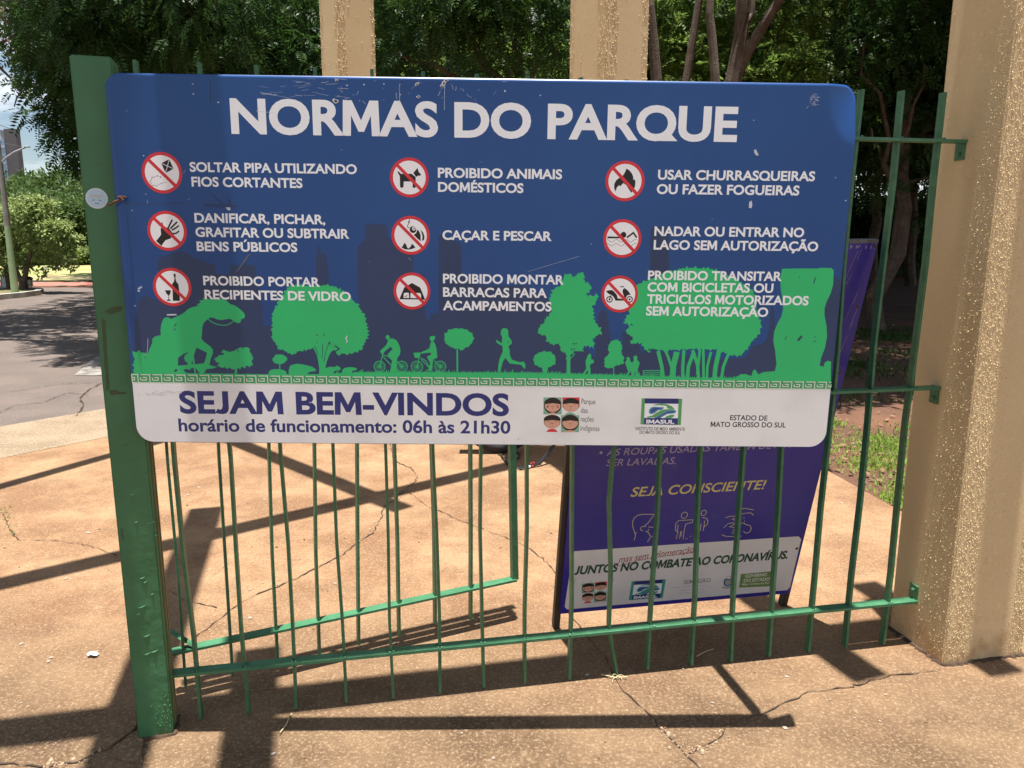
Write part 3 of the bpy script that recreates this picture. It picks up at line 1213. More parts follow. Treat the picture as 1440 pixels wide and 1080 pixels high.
# --- green park silhouettes
d = Decal(0.0000144)
Z6 = lambda p: sgs(180, 410, 8, p)
Z8 = lambda p: sgs(360, 380, 6.75, p)
ZB = lambda p: sgs(500, 440, 5.538, p)
Z4 = lambda p: sgs(740, 360, 6, p)
Z5 = lambda p: sgs(1020, 290, 4.32, p)
C7 = lambda p: sgs(900, 360, 3.857, p)
PXM = .00184          # metres per photo pixel on the sign
# horse and rock
d.poly(Z6([(170, 930), (180, 760), (215, 725), (240, 650), (272, 580), (275, 530), (300, 508), (370, 488), (366, 440), (370, 390), (385, 335), (402, 303), (428, 289), (456, 292), (482, 309), (530, 290),
           (590, 262), (640, 232), (655, 215), (690, 188), (740, 172), (795, 162), (772, 145), (818, 125), (800, 99), (852, 97), (838, 72), (900, 84), (960, 92), (1060, 82), (1100, 95), (1150, 140), (1210, 160),
           (1262, 200), (1305, 242), (1317, 275), (1310, 296), (1290, 306), (1268, 312), (1272, 338), (1250, 352), (1225, 354), (1185, 328), (1150, 305), (1100, 312), (1050, 321), (1000, 312), (960, 295), (925, 291), (890, 315),
           (853, 350), (836, 400), (832, 470), (825, 530), (860, 570), (920, 612), (952, 650), (957, 690), (930, 760), (915, 828), (1005, 850), (945, 866), (880, 872), (862, 908), (830, 920), (800, 915), (770, 870), (720, 855),
           (690, 885), (665, 870), (620, 878), (645, 905), (690, 930)]),
       [Z6([(770, 630), (890, 688), (872, 760), (855, 808), (752, 818), (740, 720)]), Z6([(562, 745), (610, 710), (682, 677), (670, 695), (637, 720), (632, 755), (645, 785), (668, 800), (672, 822), (562, 835)]),
        Z6([(725, 770), (732, 815), (712, 820)]), Z6([(520, 890), (540, 868), (556, 876), (548, 900), (518, 908)])])
d.stroke(Z6([(895, 305), (925, 330), (960, 352), (1000, 368), (1040, 378), (1100, 380), (1150, 360), (1195, 328)]), 1.3 * PXM)
d.stroke(Z6([(745, 850), (752, 880), (760, 928)]), 2.2 * PXM)
d.poly(jag(Z6([(60, 930), (62, 850), (75, 790), (65, 740), (58, 690), (95, 668), (125, 690), (165, 680), (205, 712), (190, 750), (200, 930)]), .005, .0055, 2))
d.poly(jag(Z6([(1020, 835), (1030, 800), (1005, 760), (1008, 715), (1045, 735), (1080, 705), (1072, 645), (1120, 665), (1150, 690), (1175, 652), (1210, 675), (1252, 682), (1270, 640), (1310, 625), (1350, 640), (1380, 690), (1398, 740), (1400, 790),
               (1375, 850), (1330, 840), (1260, 850), (1215, 870), (1170, 862), (1100, 852), (1040, 850)]), .005, .006, 3))
d.stroke(Z6([(1215, 850), (1216, 880), (1208, 935)]), 3.2 * PXM)
# big round tree
d.poly(jag(Z8([(295, 168), (360, 150), (440, 146), (520, 150), (600, 150), (660, 142), (720, 150), (780, 172), (850, 222), (912, 280), (965, 335), (1012, 405), (1040, 470), (1058, 560), (1064, 610), (1035, 690), (995, 750), (930, 785), (870, 795),
               (810, 790), (775, 800), (745, 765), (700, 720), (620, 690), (545, 735), (500, 755), (440, 750), (400, 775), (345, 802), (290, 775), (220, 735), (180, 690), (150, 640), (155, 590), (160, 530), (152, 470), (158, 420),
               (180, 360), (222, 308), (250, 262), (275, 212)]), .0048, .0044, 4))
d.poly(Z8([(598, 995), (600, 930), (590, 860), (575, 800), (540, 730), (600, 690), (700, 690), (790, 700), (772, 718), (705, 785), (672, 865), (658, 925), (664, 995)]))
d.poly(jag(Z8([(160, 845), (175, 812), (226, 797), (280, 815), (294, 848), (275, 880), (226, 893), (175, 880)]), .004, .0018, 5))
d.stroke(Z8([(225, 885), (226, 945)]), 1.6 * PXM)
d.poly(Z8([(120, 990), (122, 962), (150, 942), (205, 938), (265, 948), (290, 968), (290, 992)]))
d.poly(Z8([(312, 992), (310, 950), (325, 905), (360, 893), (400, 888), (470, 900), (530, 915), (568, 940), (566, 958), (515, 963), (490, 978), (470, 995)]))
d.poly(Z8([(655, 992), (660, 928), (700, 917), (745, 920), (765, 906), (790, 915), (806, 935), (792, 950), (745, 955), (735, 978), (700, 992)]))
d.poly(Z8([(820, 992), (816, 955), (835, 930), (880, 920), (925, 922), (950, 930), (962, 944), (915, 956), (905, 975), (890, 992)]))
# lawn with grass tips
top = [(190, 524.5), (260, 525), (360, 526.5), (440, 526.5), (500, 524.5), (560, 524), (640, 524.5), (740, 525), (820, 527), (900, 529), (980, 532), (1060, 533), (1168, 535.5)]
pts = []
r = random.Random(9)
for i in range(len(top) - 1):
    n = int((top[i + 1][0] - top[i][0]) / 2.6)
    for j in range(n):
        s = j / n
        x = top[i][0] + (top[i + 1][0] - top[i][0]) * s
        y = top[i][1] + (top[i + 1][1] - top[i][1]) * s
        tall = (2.6 + 3.2 * r.random() ** 2) if x > 470 else .8
        pts += [(x, y), (x + 1.9 + r.random(), y - tall * r.uniform(.5, 1.2))]
d.poly([sg(*p) for p in pts] + [sg(1168, 538.5), sg(1168, 541), sg(190, 531), sg(189, 527)])
# cyclists
def wheel(c, rad, seed):
    C = ZB([c])[0]
    R = rad / 5.538 * PXM
    ring = [(C[0] + R * math.cos(k * .2618), C[1] + R * math.sin(k * .2618)) for k in range(24)]
    d.stroke(ring, 1.15 * PXM, True)
    for k in range(11):
        a = k * math.pi / 11
        d.stroke([(C[0] - R * math.cos(a), C[1] - R * math.sin(a)), (C[0] + R * math.cos(a), C[1] + R * math.sin(a))], .38 * PXM)
wheel((187, 418), 47, 0); wheel((360, 418), 47, 1); wheel((478, 420), 49, 2); wheel((660, 418), 47, 3)
d.ellipse(ZB([(250, 190)])[0], 17 / 5.538 * PXM, 19 / 5.538 * PXM)
d.poly(ZB([(256, 206), (285, 197), (318, 213), (340, 250), (350, 290), (345, 325), (325, 352), (316, 400), (320, 438), (332, 455), (300, 461), (265, 460), (272, 442), (280, 400), (284, 370), (256, 345), (250, 322), (288, 282), (275, 264),
           (245, 285), (215, 312), (205, 321), (190, 300), (196, 291), (240, 250)]))
for a in ([(213, 318), (187, 418)], [(214, 342), (288, 418)], [(212, 332), (300, 342)], [(304, 345), (288, 425)], [(318, 372), (360, 418)], [(200, 318), (222, 316)]):
    d.stroke(ZB(a), 1.3 * PXM)
d.ellipse(ZB([(596, 200)])[0], 21 / 5.538 * PXM, 22 / 5.538 * PXM)
d.poly(ZB([(605, 180), (622, 182), (618, 196), (606, 205)]))
d.poly(ZB([(590, 220), (610, 226), (625, 255), (632, 290), (637, 350), (620, 356), (604, 365), (600, 400), (598, 440), (588, 452), (560, 451), (566, 438), (576, 420), (582, 390), (556, 345), (562, 336), (585, 328), (590, 308), (548, 312), (514, 318), (518, 302),
           (550, 290), (575, 275), (582, 245)]))
d.poly(ZB([(449, 312), (502, 308), (493, 350), (464, 352)]))
for a in ([(505, 312), (478, 420)], [(508, 350), (545, 372), (575, 420)], [(510, 362), (578, 430)], [(600, 390), (578, 430)], [(612, 372), (660, 418)], [(498, 316), (528, 306)]):
    d.stroke(ZB(a), 1.3 * PXM)
# lollipop tree
C = ZB([(803, 200)])[0]
d.poly(jag([(C[0] + 122 / 5.538 * PXM * math.cos(k * .2244), C[1] + 88 / 5.538 * PXM * math.sin(k * .2244)) for k in range(28)], .0045, .0035, 6))
d.stroke(ZB([(792, 285), (793, 460)]), 2.4 * PXM)
# runner
d.poly(ZB([(1130, 162), (1136, 130), (1150, 119), (1178, 121), (1189, 140), (1190, 182), (1213, 212), (1219, 235), (1190, 262), (1200, 290), (1202, 330), (1218, 365), (1280, 385), (1298, 380), (1312, 381), (1322, 400), (1322, 437), (1310, 430), (1288, 404),
           (1202, 395), (1166, 350), (1147, 380), (1136, 420), (1128, 460), (1108, 460), (1112, 410), (1120, 362), (1146, 300), (1144, 258), (1110, 240), (1092, 222), (1100, 210), (1114, 220), (1138, 238), (1143, 190)]),
       [ZB([(1188, 222), (1196, 228), (1190, 238), (1184, 232)])])
# round bush, spiky tree, walkers, sapling, bench
C = Z4([(155, 875)])[0]
d.poly(jag([(C[0] + 102 / 6 * PXM * math.cos(k * .2618), C[1] + 78 / 6 * PXM * math.sin(k * .2618)) for k in range(24)], .0045, .003, 7))
d.poly(Z4([(130, 930), (185, 930), (175, 990), (142, 990)]))
d.poly(jag(Z4([(350, 860), (320, 790), (290, 795), (285, 740), (205, 745), (172, 700), (168, 665), (100, 662), (105, 612), (152, 560), (178, 520), (212, 460), (216, 420), (192, 370), (215, 330), (240, 265), (290, 250), (312, 185), (350, 162), (372, 140), (386, 182),
               (420, 162), (470, 134), (488, 152), (480, 210), (545, 246), (528, 300), (492, 338), (560, 343), (606, 325), (598, 370), (560, 430), (566, 480), (560, 530), (600, 590), (642, 638), (600, 668), (560, 690), (574, 768), (490, 752), (470, 818), (420, 822),
               (400, 780), (378, 845)]), .0050, .0052, 8))
d.poly(Z4([(340, 1010), (343, 830), (350, 780), (366, 780), (372, 860), (372, 1010)]))
d.stroke(Z4([(368, 872), (410, 826)]), 1.2 * PXM)
d.poly(Z4([(520, 838), (533, 822), (546, 830), (549, 850), (545, 868), (568, 878), (571, 902), (546, 908), (537, 930), (543, 960), (541, 1010), (524, 1010), (520, 962), (497, 992), (480, 1010), (472, 1005), (506, 950), (500, 890), (512, 858)]))
d.poly(jag(Z4([(735, 940), (700, 950), (662, 935), (658, 870), (702, 822), (692, 760), (712, 722), (758, 704), (795, 725), (808, 768), (800, 822), (824, 850), (815, 905), (742, 930)]), .0045, .003, 10))
d.stroke(Z4([(738, 920), (737, 1010)]), 1.3 * PXM)
d.poly(Z4([(832, 1014), (860, 980), (848, 940), (834, 900), (850, 872), (844, 858), (858, 850), (874, 862), (878, 885), (892, 905), (908, 880), (904, 850), (922, 837), (938, 850), (936, 876), (958, 900), (950, 930), (940, 960), (952, 1018), (930, 1018), (920, 975), (905, 1018),
           (892, 1012), (880, 970), (856, 1016)]))
for a, w in (([(985, 968), (1140, 968)], 1.5), ([(985, 986), (1140, 986)], 1.3), ([(990, 1002), (1135, 1002)], 1.1), ([(988, 964), (988, 1020)], 1.3), ([(1136, 964), (1130, 1025)], 1.3)):
    d.stroke(Z4(a), w * PXM)
# wide tree on many trunks
d.poly(jag([sg(*p) for p in [(877, 455), (885, 440), (886, 420), (888, 404), (899, 399), (912, 394), (925, 388), (940, 383), (960, 377), (992, 377), (1006, 380), (1020, 386), (1036, 394), (1050, 402), (1059, 410), (1062, 428), (1066, 446), (1071, 456), (1068, 468), (1056, 483), (1043, 499),
                             (1027, 500), (1010, 492), (980, 490), (950, 492), (925, 492), (911, 489), (913, 497), (900, 481), (887, 484), (891, 476), (879, 465), (891, 456)]], .0055, .0045, 11))
for a, w in (([(128, 676), (118, 600), (98, 515)], 5.5), ([(176, 676), (180, 600), (200, 520)], 9), ([(170, 600), (150, 540), (130, 500)], 4), ([(232, 676), (232, 600), (238, 510)], 5), ([(256, 676), (262, 600), (292, 520)], 5.5), ([(318, 676), (312, 590), (285, 510)], 5), ([(345, 676), (343, 500)], 4),
             ([(362, 676), (365, 600), (385, 520)], 4), ([(402, 676), (410, 600), (432, 500)], 7), ([(440, 676), (452, 600), (480, 530)], 4.5), ([(310, 640), (320, 560), (325, 490)], 4)):
    d.stroke(C7(a), w * PXM)
# monument and shrubs round it
d.poly(Z5([(345, 380), (460, 378), (565, 379), (570, 374), (645, 376), (659, 390), (656, 440), (655, 475), (640, 530), (615, 580), (603, 620), (602, 660), (615, 730), (618, 790), (605, 860), (582, 920), (572, 968), (596, 976), (605, 948), (625, 938), (642, 945), (640, 1078), (60, 1078), (72, 1035), (95, 1020),
           (125, 1020), (158, 1032), (168, 1000), (180, 990), (200, 1022), (232, 1008), (300, 1002), (311, 960), (303, 880), (291, 820), (297, 760), (318, 710), (340, 670), (350, 630), (349, 580), (336, 500), (333, 440)]))
d.build('park_silhouettes', M_sgreen, sign)

# dark details cut through the green
d = Decal(0.0000810)
for a, w in (([(555, 720), (575, 760), (590, 815)], .8), ([(632, 700), (632, 760), (626, 835)], 1.0), ([(690, 690), (660, 780), (645, 870)], .8), ([(705, 680), (690, 700)], 2.2), ([(575, 608), (582, 622)], 1.6), ([(652, 602), (640, 625)], 1.2), ([(575, 682), (580, 692)], 1.3), ([(745, 715), (790, 745), (735, 780)], 1.8)):
    d.stroke(Z8(a), w * PXM)
for a, w in (([(520, 390), (545, 362)], 1.5), ([(514, 438), (534, 415)], 1.4)):
    d.stroke(Z6(a), w * PXM)
for a, w in (([(536, 470), (548, 432)], 1.6), ([(448, 438), (452, 425)], .7), ([(362, 812), (372, 786)], 1.1), ([(440, 816), (466, 788)], 3.6), ([(540, 792), (548, 796)], 1.4), ([(532, 820), (552, 820)], 1.2)):
    d.stroke(Z5(a), w * PXM)
for a, w in (([(395, 735), (405, 745)], 2), ([(415, 745), (425, 735)], 1.8), ([(378, 775), (385, 800)], 1.4), ([(395, 790), (410, 775)], 1)):
    d.stroke(Z4(a), w * PXM)
d.build('silhouette_cutouts', M_navy, sign)

# --- white lower panel (rounded bottom corners) and the Greek key border
vk0l, vk0r = sg(190, 538.7), sg(1167, 548.2)
vk1l, vk1r = sg(190, 525.8), sg(1167, 536.8)
d = Decal(0.0000828)
rr = .047
pts = [(-SW / 2 + .0012, vk0l[1] + .001), (-SW / 2 + .0012, rr)]
for k in range(1, 9):
    a = math.pi + k * math.pi / 16
    pts.append((-SW / 2 + .0012 + rr + rr * math.cos(a), .0012 + rr + rr * math.sin(a)))
for k in range(0, 9):
    a = 1.5 * math.pi + k * math.pi / 16
    pts.append((SW / 2 - .0012 - rr + rr * math.cos(a), .0012 + rr + rr * math.sin(a)))
pts.append((SW / 2 - .0012, vk0r[1] + .001))
d.poly(pts)
d.build('lower_panel', M_lower, sign)
d = Decal(0.0000846)
xl, xr = -SW / 2 + .0012, SW / 2 - .0012
kb = lambda x: vk0l[1] + (vk0r[1] - vk0l[1]) * (x - vk0l[0]) / (vk0r[0] - vk0l[0])
kt = lambda x: vk1l[1] + (vk1r[1] - vk1l[1]) * (x - vk1l[0]) / (vk1r[0] - vk1l[0])
d.poly([(xl, kb(xl)), (xr, kb(xr)), (xr, kt(xr)), (xl, kt(xl))])
d.build('key_border', mat('key_green', (.045, .33, .13), (.05, .30, .12), 6, .4), sign)
d = Decal(0.0000882)
P0 = .0332
nk = int((xr - xl) / P0) + 1
for k in range(nk + 1):
    x0 = xl + (k - .55) * P0
    def kp(a, t):
        x = min(max(x0 + a * P0, xl), xr)
        return (x, kb(x) + (kt(x) - kb(x)) * t)
    for path in ([(.06, 1.0), (.06, .06), (.98, .06)], [(.30, .93), (1.06, .93)], [(.30, .93), (.30, .34), (.76, .34), (.76, .62), (.46, .62)][1:], [(.98, .06), (.98, .5)][:0] or [(.28, .62), (.28, .34)]):
        q = [kp(*p) for p in path]
        if max(p[0] for p in q) - min(p[0] for p in q) < 1e-6 and (q[0][0] <= xl or q[0][0] >= xr):
            continue
        q2 = [q[0]]
        for p in q[1:]:
            if (Vector(p) - Vector(q2[-1])).length > 1e-5:
                q2.append(p)
        if len(q2) > 1:
            d.stroke(q2, .0024)
d.build('key_pattern', mat('key_white', (.72, .76, .66), (.66, .7, .6), 8, .4), sign)

# --- lettering
def line(d, txt, x0, y0, x1, y1, cap, off=.026, track=0.0, ref='H', mi=0):
    a, c = sg(x0, y0), sg(x1, y1)
    h = sg(x0, y0 - cap)[1] - a[1]
    letters(d, txt, a, c, h, off, 0.0, track, mi, ref)

d = Decal(0.0000936)
line(d, 'NORMAS DO PARQUE', 325.6, 188.3, 1035.8, 199.9, 50.2, .032)
d.build('title_lettering', M_white, sign)
RULES = [('SOLTAR PIPA UTILIZANDO', 267.2, 241.6, 502, 244.9, 13.8), ('FIOS CORTANTES', 269.7, 262.3, 425.6, 264.5, 13.8), ('DANIFICAR, PICHAR,', 273.9, 313.1, 457.5, 315.6, 13.6),
         ('GRAFITAR OU SUBTRAIR', 275.3, 333, 491.4, 335.8, 13.6), ('BENS PÚBLICOS', 277, 353, 418.3, 354.6, 13.4), ('PROIBIDO PORTAR', 286.2, 401, 450, 403.5, 13.2), ('RECIPIENTES DE VIDRO', 288, 420.6, 493.5, 423.7, 13.2),
         ('PROIBIDO ANIMAIS', 615.8, 249.8, 790.3, 252.2, 14), ('DOMÉSTICOS', 616, 269.7, 736, 271.6, 13.8), ('CAÇAR E PESCAR', 622.2, 337.2, 775.8, 339, 13.4), ('PROIBIDO MONTAR', 623, 398.3, 792.7, 400.3, 13.4),
         ('BARRACAS PARA', 623, 417.3, 769, 419, 13.4), ('ACAMPAMENTOS', 623, 436.2, 775.4, 438, 13.4), ('USAR CHURRASQUEIRAS', 925, 252.6, 1145.6, 254.9, 14), ('OU FAZER FOGUEIRAS', 923.3, 272.8, 1123.6, 274.9, 14),
         ('NADAR OU ENTRAR NO', 920, 331.8, 1130.3, 333.8, 13.6), ('LAGO SEM AUTORIZAÇÃO', 919, 351, 1150, 353.4, 13.6), ('PROIBIDO TRANSITAR', 911, 393.7, 1099, 395.3, 13.2), ('COM BICICLETAS OU', 910.4, 410.1, 1087, 411.9, 13.2),
         ('TRICICLOS MOTORIZADOS', 909.6, 426.9, 1136.5, 429.5, 13.2), ('SEM AUTORIZAÇÃO', 908.3, 443.7, 1079.7, 445.7, 13.2)]
for grp in ((0, 1), (2, 3, 4), (5, 6), (7, 8), (9,), (10, 11, 12), (13, 14), (15, 16), (17, 18, 19, 20)):
    d = Decal(0.0000936)
    for i in grp:
        t, x0, y0, x1, y1, cap = RULES[i]
        line(d, t, x0, y0, x1, y1, cap, .029)
    d.build('rule_lettering', M_white, sign)
d = Decal(0.0000936)
line(d, 'SEJAM BEM-VINDOS', 253.5, 581.6, 715.7, 585.2, 32, .033)
d.build('welcome_lettering', M_ink, sign)
d = Decal(0.0000936)
line(d, 'horário de funcionamento: 06h às 21h30', 251.7, 606.7, 717.6, 610, 18.2, .025, ref='h')
d.build('hours_lettering', M_ink, sign)
d = Decal(0.0000936)
line(d, 'ESTADO DE', 1026.5, 590.9, 1078.9, 591.6, 7.2, .018)
line(d, 'MATO GROSSO DO SUL', 999, 600.3, 1104.8, 601.3, 7.2, .018)
d.build('state_lettering', M_black, sign)
d = Decal(0.0000936)
line(d, 'INSTITUTO DE MEIO AMBIENTE', 893.8, 604.8, 963, 605.8, 4.4, .014)
line(d, 'DO MATO GROSSO DO SUL', 899.4, 609.9, 956.4, 610.8, 4.4, .014)
d.build('agency_lettering', M_black, sign)
d = Decal(0.0000936)
for t, x0, y0, x1, y1, c in (('Parque', 817.5, 568, 837.2, 568.6, 7.5), ('das', 816.9, 580.6, 826.4, 580.9, 7.5), ('nações', 816.5, 592.6, 835, 593.1, 7.5), ('indígenas', 816, 605.6, 843, 606.3, 7.5)):
    line(d, t, x0, y0, x1, y1, c, .009, ref='d')
d.build('park_lettering', mat('sign_grey_ink', (.12, .12, .12), (.2, .2, .19), 9, .5), sign)

# --- prohibition symbols
M_iwhite = mat('symbol_white', (.85, .86, .875), (.81, .82, .835), 9, .38)


def symbol(cx, cy, R, draw, s, ox, oy):
    """one round prohibition sign; draw(decal, f) adds the black pictogram, f maps crop pixels to the sign"""
    C = sg(cx, cy)
    Rm = R * PXM
    root = empty('prohibition_symbol')
    root.parent = sign
    d = Decal(0.0000918)
    d.ellipse(C, Rm, Rm, 56)
    d.build('disc', M_iwhite, root)
    d = Decal(0.0000972)
    f = lambda pts: sgs(ox, oy, s, pts)
    draw(d, f)
    d.build('pictogram', [M_black, M_iwhite, M_sgrey], root)
    d = Decal(0.0001152)
    n = 56
    outer = [(C[0] + Rm * math.cos(2 * math.pi * k / n), C[1] + Rm * math.sin(2 * math.pi * k / n)) for k in range(n)]
    ri = Rm * .845
    inner_ = [(C[0] + ri * math.cos(2 * math.pi * k / n), C[1] + ri * math.sin(2 * math.pi * k / n)) for k in range(n)]
    d.d += d.STEP
    d.tri(outer + inner_, [(k, (k + 1) % n, n + (k + 1) % n, n + k) for k in range(n)])
    q = Rm * .9 * math.sqrt(.5)
    d.stroke([(C[0] - q, C[1] + q), (C[0] + q, C[1] - q)], Rm * .165)
    d.build('ring', M_sred, root)


M_sgrey = mat('symbol_grey', (.16, .16, .16), (.12, .12, .12), 9, .5)


def kite(d, f):
    d.poly(f([(690, 272), (780, 465), (620, 552), (528, 355)]))
    d.stroke(f([(690, 278), (618, 545)]), .9 * PXM, mi=1)
    d.stroke(f([(535, 358), (772, 462)]), .9 * PXM, mi=1)
    tail = [(520, 635), (450, 605), (395, 635), (345, 640), (332, 690), (302, 728), (330, 770), (360, 808), (395, 800), (432, 818), (460, 790), (490, 785), (520, 762), (545, 770), (570, 742), (610, 738), (650, 742)]
    d.stroke(f(tail), .35 * PXM)
    for p, w in (((520, 635), 16), ((450, 608), 15), ((395, 633), 12), ((345, 640), 15), ((330, 688), 10), ((303, 728), 13), ((335, 772), 10), ((360, 806), 11), ((396, 800), 9), ((432, 818), 11), ((520, 762), 7), ((545, 770), 8)):
        c = f([p])[0]
        e = w / 14.4 * PXM
        d.poly([(c[0] - e, c[1] - e * .2), (c[0] + e * .2, c[1] - e), (c[0] + e, c[1] + e * .3), (c[0] - e * .2, c[1] + e)])


def hand(d, f):
    d.poly(f([(258, 425), (205, 375), (240, 335), (255, 310), (250, 262), (262, 222), (258, 190), (268, 195), (280, 232), (310, 245), (330, 250), (370, 300), (385, 310), (345, 352), (300, 368), (280, 390)]))
    for a, w in (([(322, 252), (345, 205), (362, 172)], 2.4), ([(345, 255), (378, 222), (408, 192)], 2.4), ([(360, 270), (395, 250), (425, 228)], 2.2), ([(372, 300), (400, 302), (428, 280)], 2.1)):
        d.stroke(f(a), w * PXM)
        for p in (a[-1],):
            c = f([p])[0]
            d.ellipse(c, w * .5 * PXM, w * .5 * PXM, 12)


def glass(d, f):
    d.poly(f([(370, 962), (368, 880), (362, 800), (380, 775), (386, 740), (376, 708), (378, 696), (394, 696), (398, 708), (396, 745), (404, 775), (425, 800), (432, 860), (440, 962)]))
    d.poly(f([(293, 858), (350, 858), (345, 890), (332, 912), (333, 945), (352, 957), (352, 962), (310, 962), (310, 957), (327, 945), (327, 912), (305, 888)]))


def dog(d, f):
    d.poly(f([(128, 215), (136, 208), (160, 232), (262, 232), (300, 262), (302, 345), (300, 362), (288, 368), (272, 360), (272, 305), (188, 305), (185, 355), (175, 366), (160, 365), (152, 352), (150, 255)]))
    d.poly(f([(278, 225), (318, 176), (330, 215), (352, 240), (345, 250), (325, 250), (305, 262)]))


def fish(d, f):
    d.stroke(f([(242, 652), (240, 688), (236, 705), (222, 725), (228, 745), (245, 742)]), .9 * PXM)
    d.ellipse(f([(237, 690)])[0], 9 / 6.75 * PXM, 9 / 6.75 * PXM, 14)
    d.ellipse(f([(275, 762)])[0], 33 / 6.75 * PXM, 34 / 6.75 * PXM, 24, mi=0)
    d.ellipse(f([(283, 752)])[0], 18 / 6.75 * PXM, 19 / 6.75 * PXM, 20, mi=1)
    d.ellipse(f([(285, 752)])[0], 9 / 6.75 * PXM, 9 / 6.75 * PXM, 14, mi=2)
    d.poly(f([(318, 762), (335, 780), (348, 815), (348, 872), (320, 850), (282, 812), (305, 795)]))
    d.poly(f([(345, 762), (372, 790), (385, 830), (380, 860), (360, 870), (366, 830), (358, 795)]))
    d.poly(f([(165, 930), (180, 915), (192, 888), (208, 900), (222, 935), (235, 942), (255, 920), (266, 895), (285, 915), (298, 932), (270, 945), (235, 952), (195, 948)]))


def tent(d, f):
    d.poly(f([(292, 686), (385, 460), (532, 376), (688, 465), (784, 698), (620, 690)]), [f([(370, 660), (375, 580), (410, 560), (470, 562), (478, 662)]), f([(502, 662), (502, 570), (680, 566), (702, 590), (704, 668)])])
    d.ellipse(f([(402, 592)])[0], 30 / 13.5 * PXM, 30 / 13.5 * PXM, 18, mi=1)
    d.stroke(f([(385, 628), (420, 632), (438, 605)]), .9 * PXM)


def fire(d, f):
    d.poly(f([(172, 402), (160, 370), (160, 330), (178, 295), (205, 272), (232, 262), (252, 235), (268, 205), (275, 182), (305, 200), (330, 232), (342, 265), (340, 290), (355, 284), (362, 310), (358, 350), (345, 385), (322, 412), (300, 380), (275, 340), (245, 320), (218, 352), (208, 340), (185, 362)]))


def swim(d, f):
    d.poly(f([(96, 826), (215, 830), (215, 845), (96, 845)]))
    d.ellipse(f([(248, 812)])[0], 29 / 6.75 * PXM, 30 / 6.75 * PXM, 22)
    d.stroke(f([(280, 838), (342, 792), (374, 838)]), 2.6 * PXM)
    for y in (868, 905):
        d.stroke(f([(90 + 6 * k, y + 12 * math.sin((k - 4) * .42)) for k in range(48)]), .5 * PXM)


def moped(d, f):
    for c in ((264, 632), (700, 632)):
        q = f([c])[0]
        R = 64 / 15.43 * PXM
        d.stroke([(q[0] + R * math.cos(k * .2618), q[1] + R * math.sin(k * .2618)) for k in range(24)], 1.6 * PXM, True)
        d.ellipse(q, 22 / 15.43 * PXM, 26 / 15.43 * PXM, 12)
    d.poly(f([(185, 455), (250, 436), (320, 430), (370, 470), (425, 540), (440, 610), (560, 625), (600, 610), (560, 520), (545, 450), (560, 410), (595, 385), (660, 440), (725, 525), (650, 545), (610, 610), (590, 660), (395, 660), (360, 590), (310, 540), (240, 510)]))
    d.stroke(f([(495, 358), (575, 358)]), 1.5 * PXM)
    d.stroke(f([(262, 630), (300, 540)]), 1.3 * PXM)


symbol(227.8, 243, 29.3, kite, 14.4, 190, 205)
symbol(235.0, 324.7, 29.0, hand, 6.968, 190, 285)
symbol(242.2, 403.7, 28.6, glass, 6.968, 190, 285)
symbol(575.6, 249.7, 28.3, dog, 6.75, 540, 210)
symbol(577.4, 331.0, 28.4, fish, 6.75, 540, 210)
symbol(579.3, 409.4, 27.8, tent, 13.5, 540, 370)
symbol(878.9, 254.6, 28.9, fire, 6.75, 840, 210)
symbol(875.2, 335.6, 28.4, swim, 6.75, 840, 210)
symbol(871.5, 413.6, 27.8, moped, 15.43, 840, 380)

# --- logos on the lower band
LG = lambda p: sgs(755, 550, 6.545, p)
M_lgreen = mat('logo_green', (.09, .36, .12), (.08, .32, .1), 9, .4)
M_lteal = mat('logo_teal', (.12, .33, .42), (.1, .3, .4), 9, .4)
M_lblue = mat('logo_blue', (.03, .10, .30), (.03, .08, .26), 9, .4)
M_skin = mat('logo_skin', (.66, .36, .26), (.62, .33, .23), 9, .4)
M_mint = mat('logo_mint', (.22, .42, .30), (.2, .38, .28), 9, .4)
LM = [M_lgreen, M_ink, M_white, M_lblue, M_lteal]


def agency_logo(d, f, mi=(0, 1, 2, 3, 4)):
    g, n, w, bl, te = mi
    d.poly(f([(965, 66), (1338, 70), (1325, 312), (953, 306)]), mi=g)
    d.poly(f([(995, 66), (1306, 69), (1302, 117), (993, 114)]), mi=n)
    d.poly(f([(993, 114), (1302, 117), (1298, 250), (988, 246)]), mi=w)
    d.poly(f([(988, 246), (1298, 250), (1295, 310), (984, 306)]), mi=n)
    d.poly(f([(1060, 130), (1100, 119), (1150, 116), (1195, 120), (1240, 138), (1270, 166), (1210, 164), (1198, 152), (1190, 135), (1130, 131)]), mi=g)
    d.poly(f([(1028, 190), (1034, 168), (1050, 150), (1080, 142), (1120, 146), (1165, 146), (1170, 158), (1150, 172), (1115, 178), (1085, 204), (1050, 214), (1034, 206)]), mi=te)
    d.poly(f([(1042, 192), (1046, 172), (1062, 158), (1090, 152), (1130, 154), (1155, 155), (1148, 164), (1110, 172), (1080, 194), (1055, 204)]), mi=bl)
    d.poly(f([(1010, 236), (1060, 226), (1110, 192), (1150, 172), (1200, 166), (1270, 167), (1200, 186), (1140, 214), (1095, 240), (1020, 246)]), mi=g)
    d.poly(f([(1076, 247), (1140, 212), (1195, 178), (1270, 172), (1284, 190), (1264, 206), (1200, 212), (1155, 236), (1140, 248)]), mi=te)
    d.poly(f([(1092, 247), (1145, 216), (1200, 186), (1262, 180), (1272, 190), (1256, 198), (1196, 204), (1150, 228), (1126, 248)]), mi=bl)
    d.poly(f([(1172, 248), (1200, 228), (1235, 218), (1266, 218), (1258, 236), (1232, 249)]), mi=g)


